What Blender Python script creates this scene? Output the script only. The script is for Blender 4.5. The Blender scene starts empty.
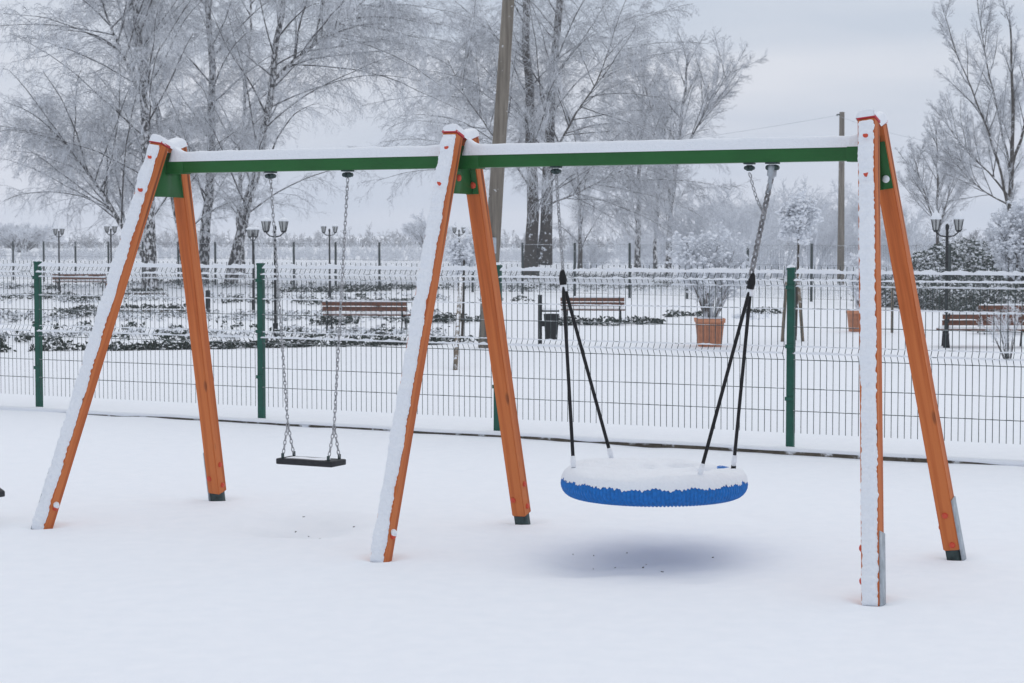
import bpy, bmesh, math, random
import numpy as np
from mathutils import Vector, Matrix

# ------------------------------------------------------------------ camera, sky, sun, exposure
scn = bpy.context.scene
F, PITCH, H = 1932.0, 0.0546, 1.65
cam_d = bpy.data.cameras.new('camera')
cam = bpy.data.objects.new('camera', cam_d)
scn.collection.objects.link(cam)
cam.location = (0, 0, H)
cam.rotation_euler = (math.pi / 2 - PITCH, 0, 0)
cam_d.sensor_width = 36
cam_d.lens = F / 1024 * 36
cam_d.clip_start = 0.1
cam_d.clip_end = 9000
cam_d.dof.use_dof = True
cam_d.dof.focus_distance = 11.0
cam_d.dof.aperture_fstop = 11.0
scn.camera = cam
scn.render.resolution_x, scn.render.resolution_y = 1024, 683

SUN_EL, SUN_AZ = math.radians(55), math.radians(20)   # high, from beyond the swings, behind the cloud
world = bpy.data.worlds.new('World')
scn.world = world
world.use_nodes = True
nt = world.node_tree
nt.nodes.clear()
def N(tree, t, **kw):
    n = tree.nodes.new(t)
    for k, v in kw.items():
        setattr(n, k, v)
    return n
wo = N(nt, 'ShaderNodeOutputWorld')
bg = N(nt, 'ShaderNodeBackground')
sky = N(nt, 'ShaderNodeTexSky', sky_type='NISHITA')
sky.sun_disc = False
sky.sun_elevation = SUN_EL
sky.sun_rotation = SUN_AZ
sky.air_density = 1.5
sky.dust_density = 3
tc = N(nt, 'ShaderNodeTexCoord')
mp = N(nt, 'ShaderNodeMapping')
mp.inputs['Scale'].default_value = (1.2, 1.2, 9)
no = N(nt, 'ShaderNodeTexNoise')
no.inputs['Scale'].default_value = 2.2
no.inputs['Detail'].default_value = 5
no.inputs['Roughness'].default_value = 0.45
sep = N(nt, 'ShaderNodeSeparateXYZ')
zr = N(nt, 'ShaderNodeMapRange')       # overcast sky: brighter overhead than at the horizon
zr.inputs['From Min'].default_value = 0.12
zr.inputs['From Max'].default_value = 0.9
cl = N(nt, 'ShaderNodeValToRGB')
cl.color_ramp.elements[0].position = 0.41
cl.color_ramp.elements[0].color = (5.25, 5.95, 7.15, 1)
cl.color_ramp.elements[1].position = 0.60
cl.color_ramp.elements[1].color = (6.95, 7.3, 8.15, 1)
zen = N(nt, 'ShaderNodeMix', data_type='RGBA')
zen.inputs['B'].default_value = (7.6, 7.9, 8.4, 1)
mixs = N(nt, 'ShaderNodeMix', data_type='RGBA')
mixs.inputs['Factor'].default_value = 0.9
L = nt.links.new
L(tc.outputs['Generated'], mp.inputs['Vector'])
L(mp.outputs['Vector'], no.inputs['Vector'])
L(no.outputs['Fac'], cl.inputs['Fac'])
L(tc.outputs['Generated'], sep.inputs['Vector'])
L(sep.outputs['Z'], zr.inputs['Value'])
L(zr.outputs['Result'], zen.inputs['Factor'])
L(cl.outputs['Color'], zen.inputs['A'])
L(sky.outputs['Color'], mixs.inputs['A'])
L(zen.outputs['Result'], mixs.inputs['B'])
L(mixs.outputs['Result'], bg.inputs['Color'])
bg.inputs['Strength'].default_value = 0.10
L(bg.outputs['Background'], wo.inputs['Surface'])

sd = bpy.data.lights.new('sun', 'SUN')
sd.energy = 0.5
sd.angle = math.radians(60)
sd.color = (1.0, 0.97, 0.93)
sun = bpy.data.objects.new('sun', sd)
scn.collection.objects.link(sun)
sdir = Vector((math.sin(SUN_AZ) * math.cos(SUN_EL), math.cos(SUN_AZ) * math.cos(SUN_EL), math.sin(SUN_EL)))
sun.rotation_euler = sdir.to_track_quat('Z', 'Y').to_euler()
scn.view_settings.view_transform = 'Standard'
scn.view_settings.look = 'None'
scn.view_settings.gamma = 1
scn.view_settings.use_curve_mapping = False
scn.view_settings.exposure = 0.06
try:
    scn.cycles.max_bounces = 6
    scn.cycles.volume_bounces = 1
except Exception:
    pass

# ------------------------------------------------------------------ helpers
rng = np.random.default_rng(7)
CP, SP = math.cos(PITCH), math.sin(PITCH)
TH = -0.4757
B = np.array([math.cos(TH), math.sin(TH), 0.0])       # along the crossbeam and the fence, left-far to right-near
Q = np.array([-math.sin(TH), math.cos(TH), 0.0])      # across it, away from the camera
TK = -0.487
BK = np.array([math.cos(TK), math.sin(TK), 0.0]); QK = np.array([-BK[1], BK[0], 0.0])   # kerb and fence line

def ray(u, v):
    x, y = (u - 512) / F, -(v - 341.5) / F
    return np.array([x, CP + y * SP, -SP + y * CP])
def at(u, v, Y):                                      # world point at distance Y seen in direction u, v
    d = ray(u, v)
    return np.array([0, 0, H]) + d * (Y / d[1])
KC = None
def park_z(c):
    t = np.clip((np.asarray(c, float) - 15.2) / 15.0, 0, 1)
    return 0.03 - 0.53 * t * t * (3 - 2 * t)
def ground(u, v, z=None):
    d = ray(u, v)
    if z is not None:
        k = (z - H) / d[2]
        return np.array([0, 0, H]) + d * k
    k = 12.0
    for _ in range(4000):
        p = np.array([0, 0, H]) + d * k
        if p[2] <= park_z(p @ QK):
            break
        k *= 1.002
    p[2] = park_z(p @ QK)
    return p
def foot(u, Y):                                       # ground point at distance Y
    p = at(u, 250, Y)
    p[2] = park_z(p @ QK)
    return p

C = scn.collection
def link(o):
    C.objects.link(o)
    return o
def tag(o, label=None, cat=None, group=None, kind=None):
    if label: o['label'] = label
    if cat: o['category'] = cat
    if group: o['group'] = group
    if kind: o['kind'] = kind
    return o
def empty(name, loc, label, cat, group=None, rz=0):
    o = link(bpy.data.objects.new(name, None))
    o.location = loc
    o.rotation_euler = (0, 0, rz)
    o.empty_display_size = 0.2
    return tag(o, label, cat, group)
def mesh_np(name, V, Fq, mat, parent=None, smooth=True, loc=None):
    """V (n,3), Fq: (m,4) or (m,3) int array or list of them; world coordinates, re-based on the parent."""
    V = np.asarray(V, float)
    me = bpy.data.meshes.new(name)
    Fs = Fq if isinstance(Fq, list) else [Fq]
    Fs = [np.asarray(f, int) for f in Fs if len(f)]
    idx = np.concatenate([f.ravel() for f in Fs])
    tot = np.concatenate([np.full(len(f), f.shape[1]) for f in Fs])
    st = np.concatenate([[0], np.cumsum(tot)[:-1]])
    me.vertices.add(len(V))
    me.vertices.foreach_set('co', V.astype(np.float32).ravel())
    me.loops.add(len(idx))
    me.loops.foreach_set('vertex_index', idx.astype(np.int32))
    me.polygons.add(len(tot))
    me.polygons.foreach_set('loop_start', st.astype(np.int32))
    me.polygons.foreach_set('loop_total', tot.astype(np.int32))
    if smooth:
        me.polygons.foreach_set('use_smooth', np.ones(len(tot), bool))
    me.update(calc_edges=True)
    me.validate()
    me.materials.append(mat)
    o = link(bpy.data.objects.new(name, me))
    if parent is not None:
        o.parent = parent
        bpy.context.view_layer.update()
        o.matrix_parent_inverse = parent.matrix_world.inverted()
    if loc is not None:
        me.transform(Matrix.Translation(-Vector(loc)))
        o.location = loc
    return o

class MB:
    """collects shapes into one mesh"""
    def __init__(self): self.V = []; self.F4 = []; self.F3 = []; self.n = 0
    def add(self, V, F4=(), F3=()):
        V = np.asarray(V, float)
        if len(F4): self.F4.append(np.asarray(F4, int) + self.n)
        if len(F3): self.F3.append(np.asarray(F3, int) + self.n)
        self.V.append(V); self.n += len(V)
        return self
    def box(self, c, s, ax=None, bev=0.0):
        """centre c, full sizes s, optional 3x3 axes (rows); chamfered when bev > 0"""
        ax = np.eye(3) if ax is None else np.asarray(ax, float)
        h = np.asarray(s, float) / 2
        if bev <= 0:
            P = np.array([[x, y, z] for x in (-1, 1) for y in (-1, 1) for z in (-1, 1)]) * h
            f = [[0, 1, 3, 2], [4, 6, 7, 5], [0, 4, 5, 1], [2, 3, 7, 6], [0, 2, 6, 4], [1, 5, 7, 3]]
            self.add(P @ ax + c, f)
            return self
        bm = bmesh.new()
        bmesh.ops.create_cube(bm, size=1)
        for v in bm.verts: v.co = Vector((v.co.x * s[0], v.co.y * s[1], v.co.z * s[2]))
        bmesh.ops.bevel(bm, geom=bm.edges[:], offset=bev, segments=2, affect='EDGES', profile=0.6)
        self.bm(bm, ax, c)
        return self
    def bm(self, bm, ax=np.eye(3), c=(0, 0, 0)):
        bm.verts.index_update()
        P = np.array([v.co[:] for v in bm.verts])
        f4 = []; f3 = []
        for f in bm.faces:
            ids = [v.index for v in f.verts]
            if len(ids) == 4: f4.append(ids)
            elif len(ids) == 3: f3.append(ids)
            else:
                for i in range(1, len(ids) - 1): f3.append([ids[0], ids[i], ids[i + 1]])
        self.add(P @ np.asarray(ax) + np.asarray(c), f4, f3)
        bm.free()
        return self
    def tube(self, pts, r, k=8, caps=True):
        pts = np.asarray(pts, float)
        r = np.broadcast_to(np.asarray(r, float), (len(pts),))
        V, Fq = tubes(pts[None], r[None], k)
        f3 = []
        if caps:
            n = len(V)
            V = np.vstack([V, pts[0], pts[-1]])
            for i in range(k):
                f3.append([n, (i + 1) % k, i])
                o = (len(pts) - 1) * k
                f3.append([n + 1, o + i, o + (i + 1) % k])
        self.add(V, Fq, f3)
        return self
    def build(self, name, mat, parent=None, smooth=False, loc=None):
        fs = []
        if self.F4: fs.append(np.vstack(self.F4))
        if self.F3: fs.append(np.vstack(self.F3))
        return mesh_np(name, np.vstack(self.V), fs, mat, parent, smooth, loc)

def tubes(P, R, k):
    """P (n,m,3), R (n,m) -> verts, quads"""
    n, m, _ = P.shape
    T = np.gradient(P, axis=1)
    T /= np.linalg.norm(T, axis=2, keepdims=True) + 1e-12
    ref = np.where(np.abs(T[:, :1, 2:3]) > 0.9, np.array([1., 0, 0]), np.array([0, 0, 1.]))
    S = np.cross(T, np.broadcast_to(ref, T.shape))
    S /= np.linalg.norm(S, axis=2, keepdims=True) + 1e-12
    U = np.cross(S, T)
    a = np.arange(k) / k * 2 * math.pi + 0.5
    V = P[:, :, None] + R[:, :, None, None] * (np.cos(a)[None, None, :, None] * S[:, :, None] + np.sin(a)[None, None, :, None] * U[:, :, None])
    idx = np.arange(n * m * k).reshape(n, m, k)
    A = idx[:, :-1]; Bq = idx[:, 1:]
    Fq = np.stack([A, np.roll(A, -1, 2), np.roll(Bq, -1, 2), Bq], -1).reshape(-1, 4)
    return V.reshape(-1, 3), Fq

def wav(seed, n=14, lo=1.0, hi=6.0):
    """cheap smooth random field of 2 or 3 coordinates"""
    g = np.random.default_rng(seed)
    K = g.normal(size=(n, 3)); K /= np.linalg.norm(K, axis=1, keepdims=True)
    fr = np.exp(g.uniform(math.log(lo), math.log(hi), n)); ph = g.uniform(0, 6.28, n)
    w = (lo / fr) ** 0.5
    def fn(x, y, z=0):
        out = 0
        for i in range(n):
            out = out + w[i] * np.sin(fr[i] * (K[i, 0] * x + K[i, 1] * y + K[i, 2] * z) + ph[i])
        return out / math.sqrt(n / 2)
    return fn

# ------------------------------------------------------------------ materials
def material(name, build):
    m = bpy.data.materials.new(name)
    m.use_nodes = True
    t = m.node_tree
    p = t.nodes['Principled BSDF']
    build(t, p)
    return m
def noise(t, scale, detail=4, rough=0.5, coord='Object', vec_scale=None):
    c = N(t, 'ShaderNodeTexCoord')
    n = N(t, 'ShaderNodeTexNoise')
    n.inputs['Scale'].default_value = scale
    n.inputs['Detail'].default_value = detail
    n.inputs['Roughness'].default_value = rough
    if vec_scale:
        mm = N(t, 'ShaderNodeMapping')
        mm.inputs['Scale'].default_value = vec_scale
        t.links.new(c.outputs[coord], mm.inputs['Vector'])
        t.links.new(mm.outputs['Vector'], n.inputs['Vector'])
    else:
        t.links.new(c.outputs[coord], n.inputs['Vector'])
    return n
def ramp(t, src, stops):
    r = N(t, 'ShaderNodeValToRGB')
    e = r.color_ramp.elements
    e[0].position, e[0].color = stops[0][0], (*stops[0][1], 1)
    e[1].position, e[1].color = stops[-1][0], (*stops[-1][1], 1)
    for p_, c_ in stops[1:-1]:
        x = e.new(p_); x.color = (*c_, 1)
    t.links.new(src, r.inputs['Fac'])
    return r
def bump(t, p, src, strength, dist=0.01):
    b = N(t, 'ShaderNodeBump')
    b.inputs['Strength'].default_value = strength
    b.inputs['Distance'].default_value = dist
    t.links.new(src, b.inputs['Height'])
    t.links.new(b.outputs['Normal'], p.inputs['Normal'])
def plain(name, col, rough=0.6, metal=0.0, var=0.12, scale=8, bmp=0.0):
    def f(t, p):
        n = noise(t, scale, 5)
        r = ramp(t, n.outputs['Fac'], [(0.3, tuple(c * (1 - var) for c in col)), (0.7, tuple(min(1, c * (1 + var)) for c in col))])
        t.links.new(r.outputs['Color'], p.inputs['Base Color'])
        p.inputs['Roughness'].default_value = rough
        p.inputs['Metallic'].default_value = metal
        p.inputs['Specular IOR Level'].default_value = 0.28
        if bmp: bump(t, p, n.outputs['Fac'], bmp, 0.004)
    return material(name, f)
SNOW = (0.86, 0.885, 0.93)
def snow_mat(name, scale, strength, dist):
    def f(t, p):
        n = noise(t, scale, 6, 0.6)
        r = ramp(t, n.outputs['Fac'], [(0.3, (0.84, 0.868, 0.915)), (0.7, (0.88, 0.90, 0.94))])
        t.links.new(r.outputs['Color'], p.inputs['Base Color'])
        p.inputs['Roughness'].default_value = 0.75
        p.inputs['Specular IOR Level'].default_value = 0.2
        bump(t, p, n.outputs['Fac'], strength, dist)
    return material(name, f)
M_ground = snow_mat('snow_ground', 9, 0.35, 0.012)
M_snow = snow_mat('snow_settled', 60, 0.7, 0.010)
def frosted(name, dark, lo, hi, nscale, amt=0.5, rough=0.9, snow=SNOW):
    """dark surface with snow lying on faces that look up, broken by noise"""
    def f(t, p):
        g = N(t, 'ShaderNodeNewGeometry')
        s = N(t, 'ShaderNodeSeparateXYZ')
        t.links.new(g.outputs['Normal'], s.inputs['Vector'])
        n = noise(t, nscale, 4, 0.6)
        ma = N(t, 'ShaderNodeMath', operation='MULTIPLY_ADD')
        t.links.new(s.outputs['Z'], ma.inputs[0])
        ma.inputs[1].default_value = amt
        t.links.new(n.outputs['Fac'], ma.inputs[2])
        mr = N(t, 'ShaderNodeMapRange', interpolation_type='SMOOTHSTEP')
        mr.inputs['From Min'].default_value = lo
        mr.inputs['From Max'].default_value = hi
        t.links.new(ma.outputs[0], mr.inputs['Value'])
        mx = N(t, 'ShaderNodeMix', data_type='RGBA')
        n2 = noise(t, nscale * 2.5, 3)
        r = ramp(t, n2.outputs['Fac'], [(0.3, tuple(c * 0.7 for c in dark)), (0.7, tuple(c * 1.3 for c in dark))])
        t.links.new(mr.outputs['Result'], mx.inputs['Factor'])
        t.links.new(r.outputs['Color'], mx.inputs['A'])
        mx.inputs['B'].default_value = (*snow, 1)
        t.links.new(mx.outputs['Result'], p.inputs['Base Color'])
        p.inputs['Roughness'].default_value = rough
        p.inputs['Specular IOR Level'].default_value = 0.2
    return material(name, f)
M_twig = frosted('frosted_twig', (0.07, 0.062, 0.064), 0.12, 0.44, 2.6, 0.42)
M_branch = frosted('frosted_branch', (0.03, 0.026, 0.025), 0.58, 0.76, 2.2, 0.42)
M_bark = frosted('snowy_bark', (0.05, 0.04, 0.03), 0.60, 0.70, 6, 0.22)
M_shrub = frosted('frosted_shrub', (0.11, 0.10, 0.10), -0.04, 0.28, 4, 0.32)
M_leafdark = frosted('snowy_leaf', (0.02, 0.032, 0.022), 0.62, 0.80, 3.0, 0.32)
M_evergreen = frosted('snowy_evergreen', (0.022, 0.042, 0.026), 0.55, 0.72, 1.2, 0.35)
M_far = frosted('far_thicket', (0.13, 0.13, 0.14), 0.35, 0.75, 0.5, 0.35)
def birch(t, p):
    g = N(t, 'ShaderNodeNewGeometry')
    n = noise(t, 1.0, 5, 0.65, 'Object', (9, 9, 5))
    r = ramp(t, n.outputs['Fac'], [(0.47, (0.02, 0.018, 0.018)), (0.51, (0.20, 0.19, 0.18)), (0.55, (0.72, 0.72, 0.74))])
    t.links.new(r.outputs['Color'], p.inputs['Base Color'])
    p.inputs['Roughness'].default_value = 0.85
M_birch = material('birch_bark', birch)
def wood(t, p):
    n = noise(t, 1, 6, 0.6, 'Object', (38, 38, 1.4))
    n2 = noise(t, 1, 3, 0.5, 'Object', (9, 9, 0.5))
    a = N(t, 'ShaderNodeMath', operation='MULTIPLY_ADD')
    t.links.new(n2.outputs['Fac'], a.inputs[0]); a.inputs[1].default_value = 0.8
    t.links.new(n.outputs['Fac'], a.inputs[2])
    r = ramp(t, a.outputs[0], [(0.62, (0.37, 0.085, 0.020)), (0.82, (0.52, 0.132, 0.032)), (1.0, (0.60, 0.175, 0.048))])
    # knots
    v = N(t, 'ShaderNodeTexVoronoi'); v.inputs['Scale'].default_value = 1
    mp_ = N(t, 'ShaderNodeMapping'); mp_.inputs['Scale'].default_value = (9, 9, 3.0)
    c = N(t, 'ShaderNodeTexCoord')
    t.links.new(c.outputs['Object'], mp_.inputs['Vector']); t.links.new(mp_.outputs['Vector'], v.inputs['Vector'])
    k = N(t, 'ShaderNodeMapRange'); k.inputs['From Min'].default_value = 0.07; k.inputs['From Max'].default_value = 0.14
    t.links.new(v.outputs['Distance'], k.inputs['Value'])
    mx = N(t, 'ShaderNodeMix', data_type='RGBA')
    t.links.new(k.outputs['Result'], mx.inputs['Factor'])
    mx.inputs['A'].default_value = (0.30, 0.085, 0.026, 1)
    t.links.new(r.outputs['Color'], mx.inputs['B'])
    nc_ = noise(t, 1, 4, 0.5, 'Object', (30, 30, 0.45))
    kc = N(t, 'ShaderNodeMapRange'); kc.inputs['From Min'].default_value = 0.30; kc.inputs['From Max'].default_value = 0.345
    t.links.new(nc_.outputs['Fac'], kc.inputs['Value'])
    mc = N(t, 'ShaderNodeMix', data_type='RGBA'); mc.inputs['A'].default_value = (0.20, 0.050, 0.014, 1)
    t.links.new(kc.outputs['Result'], mc.inputs['Factor']); t.links.new(mx.outputs['Result'], mc.inputs['B'])
    t.links.new(mc.outputs['Result'], p.inputs['Base Color'])
    p.inputs['Roughness'].default_value = 0.6
    p.inputs['Specular IOR Level'].default_value = 0.25
    bump(t, p, n.outputs['Fac'], 0.25, 0.002)
M_wood = material('orange_timber', wood)
M_green = plain('green_paint', (0.014, 0.115, 0.024), 0.42, 0, 0.10, 5)
M_fence = plain('green_post', (0.008, 0.085, 0.058), 0.45, 0, 0.15, 20)
M_wire = frosted('fence_wire', (0.07, 0.09, 0.09), 0.66, 0.80, 16, 0.3, .6)
M_post2 = frosted('far_post', (0.045, 0.06, 0.06), 0.7, 0.9, 8, 0.2)
M_cap = plain('red_plastic', (0.62, 0.075, 0.035), 0.4, 0, 0.08, 20)
M_capred = plain('crimson_plastic', (0.50, 0.025, 0.04), 0.4, 0, 0.08, 20)
M_galv = plain('galvanised', (0.42, 0.46, 0.50), 0.5, 0.5, 0.2, 25)
M_steel = plain('dark_steel', (0.045, 0.07, 0.07), 0.5, 0.4, 0.3, 30)
M_chain = plain('frosted_chain', (0.42, 0.43, 0.45), 0.5, 0.4, 0.35, 60)
M_rubber = plain('black_rubber', (0.022, 0.024, 0.028), 0.6, 0, 0.3, 30, 0.3)
M_rope = plain('black_rope', (0.012, 0.012, 0.014), 0.75, 0, 0.3, 90, 0.4)
M_blue = plain('blue_rope', (0.004, 0.15, 0.50), 0.55, 0, 0.18, 60, 0.3)
M_lamp = frosted('black_iron', (0.018, 0.02, 0.022), 0.85, 1.05, 12, 0.35)
M_glass = plain('lantern_glass', (0.42, 0.43, 0.43), 0.25, 0, 0.15, 10)
M_slat = frosted('bench_slat', (0.15, 0.062, 0.038), 0.92, 1.02, 6, 0.45)
M_kerb = frosted('kerb_board', (0.10, 0.085, 0.065), 0.70, 0.85, 6, 0.3)
M_terra = plain('terracotta', (0.60, 0.255, 0.14), 0.8, 0, 0.15, 12, 0.2)
M_stake = frosted('stake_wood', (0.19, 0.15, 0.11), 0.62, 0.8, 7, 0.3)
def polef(t, p):
    n = noise(t, 1, 6, 0.65, 'Object', (14, 14, 0.8))
    n2 = noise(t, 9, 4, 0.7)
    r = ramp(t, n.outputs['Fac'], [(0.35, (0.12, 0.10, 0.078)), (0.65, (0.24, 0.21, 0.17))])
    k = N(t, 'ShaderNodeMapRange'); k.inputs['From Min'].default_value = 0.66; k.inputs['From Max'].default_value = 0.70
    t.links.new(n2.outputs['Fac'], k.inputs['Value'])
    mx = N(t, 'ShaderNodeMix', data_type='RGBA')
    t.links.new(k.outputs['Result'], mx.inputs['Factor'])
    t.links.new(r.outputs['Color'], mx.inputs['A']); mx.inputs['B'].default_value = (*SNOW, 1)
    t.links.new(mx.outputs['Result'], p.inputs['Base Color'])
    p.inputs['Roughness'].default_value = 0.9
    bump(t, p, n.outputs['Fac'], 0.4, 0.01)
M_pole = material('weathered_pole', polef)

# ------------------------------------------------------------------ frame of the swing: measured points
O1 = np.array([-2.017, 11.40, 0.0])
S1, S2, HB = 1.956, 2.302, 2.053
FR = [O1, O1 + B * S1, O1 + B * (S1 + S2)]
def beam_t(u):
    """distance along the beam line where it is seen at column u"""
    k = (u - 512) / F
    # X = k*(Y*CP + H*SP ...) with z ~ beam height neglected: solve for t
    lo, hi = -3, 8
    for _ in range(60):
        t = (lo + hi) / 2
        P = O1 + B * t
        if P[0] / (P[1] * CP) < k: lo = t
        else: hi = t
    return t
def under_beam(u, v):
    """point in the vertical plane below the beam seen at u, v"""
    d = ray(u, v); n = Q
    k = ((O1 - [0, 0, H]) @ n) / (d @ n)
    return np.array([0, 0, H]) + d * k

# ------------------------------------------------------------------ ground
FEET = [((42.5, 528), (218.5, 500)), ((381, 560), (523, 523)), ((873, 603), (955, 558))]
CK = float(ground(790, 454.5, 0.0) @ QK)                  # kerb line
nest_mid = under_beam(654, 483); seat_mid = under_beam(311, 461)
def play_h(X, Y):
    w1 = wav(3, 16, 0.4, 2.2); w2 = wav(4, 20, 3, 12); w3 = wav(9, 22, 14, 40)
    z = 0.012 * w1(X, Y) + 0.005 * w2(X, Y) + 0.0015 * w3(X, Y)
    # hollows worn under the two swings
    for (P, sa, sc, dz, off) in ((nest_mid, 0.64, 0.52, 0.055, -0.36), (seat_mid, 0.36, 0.30, 0.075, -0.10)):
        da = (X - P[0]) * B[0] + (Y - P[1]) * B[1]
        dc = (X - P[0]) * Q[0] + (Y - P[1]) * Q[1] - off
        r2 = (da / sa) ** 2 + (dc / sc) ** 2
        z -= dz * np.exp(-r2 ** 1.25)
        z += 0.25 * dz * np.exp(-(np.sqrt(r2) - 1.75) ** 2 / 0.10) * 0.35
        rough = np.exp(-r2 * 0.7)
        z += rough * (0.008 * w2(X * 2.2, Y * 2.2) + 0.007 * w3(X * .7, Y * .7))
        z -= rough * 0.020 * np.clip(w3(X * .8, Y * .8) - 1.5, 0, 1)
    gd = np.random.default_rng(77)
    for _ in range(70):
        a_, c_ = gd.uniform(-7.5, 0.5), gd.uniform(8.3, 12.6)
        px_, py_ = a_ * B[0] + c_ * Q[0], a_ * B[1] + c_ * Q[1]; rr_ = gd.uniform(.02, .09)
        z -= gd.uniform(.004, .016) * np.exp(-(((X - px_) / rr_) ** 2 + ((Y - py_) / (rr_ * gd.uniform(.8, 2))) ** 2))
    # snow drawn up or melted round each foot
    for (a, b_) in FEET:
        for (u, v) in (a, b_):
            P = ground(u, v, 0)
            r = np.hypot(X - P[0], Y - P[1])
            z *= 1 - np.exp(-(r / 0.30) ** 2)
            z += 0.010 * np.exp(-((r - .15) / 0.06) ** 2) - 0.012 * np.exp(-(r / 0.09) ** 2)
    return z
def sheet(name, avals, cvals, hfn, mat):
    A, Cc = np.meshgrid(avals, cvals)
    X = A * BK[0] + Cc * QK[0]; Y = A * BK[1] + Cc * QK[1]
    Z = hfn(X, Y, A, Cc)
    V = np.stack([X, Y, Z], -1).reshape(-1, 3)
    n, m = A.shape
    idx = np.arange(n * m).reshape(n, m)
    Fq = np.stack([idx[:-1, :-1], idx[:-1, 1:], idx[1:, 1:], idx[1:, :-1]], -1).reshape(-1, 4)
    o = mesh_np(name, V, Fq, mat)
    tag(o, kind='structure')
    return o
def spaced(lo, hi, d, out_lo, out_hi, g=1.12):
    c = list(np.arange(lo, hi, d)); s = d; x = c[-1]
    while x < out_hi: s *= g; x += s; c.append(min(x, out_hi))
    s = d; x = c[0]; pre = []
    while x > out_lo: s *= g; x -= s; pre.append(max(x, out_lo))
    return np.array(pre[::-1] + c)
av = spaced(-9.5, 1.5, 0.035, -60, 60)
cvv = list(spaced(4.2, CK - 0.005, 0.035, -12, CK)); cvv[-1] = CK
sheet('ground', av, np.array(cvv), lambda X, Y, A, Cc: play_h(X, Y), M_ground)
def park_h(X, Y, A, Cc):
    w1 = wav(13, 16, 0.15, 1.0); w2 = wav(14, 16, 1.5, 7)
    far = np.clip((Cc - 20) / 60, 0, 1)
    near = np.clip((Cc - CK - 0.1) / 0.6, 0, 1)
    z = park_z(Cc) + near * (0.02 * w1(X, Y) * (1 + 1.5 * far) + 0.007 * w2(X, Y))
    # trodden path lines
    for (p0, p1, w, d) in PATHS:
        dd = p1 - p0; Ln = np.hypot(*dd[:2]); dd = dd / Ln
        s = (X - p0[0]) * dd[0] + (Y - p0[1]) * dd[1]
        r = -(X - p0[0]) * dd[1] + (Y - p0[1]) * dd[0] + 0.15 * np.sin(s * 0.7)
        z -= d * np.exp(-(r / w) ** 4) * (s > 0) * (s < Ln)
    # soft beads of snow along the kerb
    return z + (1 - near) * (0.008 * w2(X * 3, Y * 3))
PATHS = [(ground(560, 372), ground(1100, 402), 0.25, 0.05), (ground(0, 372), ground(440, 352), 0.2, 0.04), (ground(700, 385), ground(1100, 360), 0.22, 0.03)]
av2 = spaced(-26, 12, 0.10, -4000, 4000, 1.10)
cv2 = spaced(CK + 0.06, CK + 9, 0.07, CK + 0.06, 6000, 1.035)
cv2 = np.concatenate([[CK + 0.06 - 1e-6], cv2])
sheet('park_ground', av2, cv2, park_h, M_ground)
# kerb: dark timber board with a ragged lip of snow that hangs over it
kb = MB()
for i in range(40):
    a0 = -40 + i * 2.0
    kb.box(BK * (a0 + 1.0) + QK * (CK + 0.03) + np.array([0, 0, -0.022]), (1.99, 0.06, 0.106 + 0.004 * (i % 3)), (BK, QK, (0, 0, 1)))
tag(kb.build('kerb', M_kerb), kind='structure')
aa = np.arange(-26, 10, 0.02)
w = wav(21, 24, 0.8, 25)
lip = np.clip(0.017 + 0.018 * w(aa, 0 * aa) + 0.018 * wav(22, 14, .4, 1.5)(aa, 0 * aa), 0.004, 0.105)      # how far it drops over the face
over = 0.006 + 0.010 * np.clip(w(aa, 0 * aa + 9) + 0.6, 0, 2)
prof = []
topz = 0.050 + 0.006 * w(aa, 0 * aa + 3)
for (c, z) in ((0.20 + 0 * aa, 0.022 + 0 * aa), (0.10 + 0 * aa, topz - 0.002), (0.03 + 0 * aa, topz), (-over * 0.6, topz - 0.006), (-over, topz - 0.016), (-over, topz - 0.02 - np.maximum(lip, 0) * 0.8), (-over * 0.4, topz - 0.022 - np.maximum(lip, 0)), (0.004 + 0 * aa, topz - 0.02 - np.maximum(lip, 0) * .9)):
    prof.append(np.stack([BK[0] * aa + QK[0] * (CK + c), BK[1] * aa + QK[1] * (CK + c), z], -1))
P = np.stack(prof, 1); n, m = P.shape[:2]
idx = np.arange(n * m).reshape(n, m)
tag(mesh_np('kerb_snow', P.reshape(-1, 3), np.stack([idx[:-1, :-1], idx[1:, :-1], idx[1:, 1:], idx[:-1, 1:]], -1).reshape(-1, 4), M_snow), kind='structure')

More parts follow.
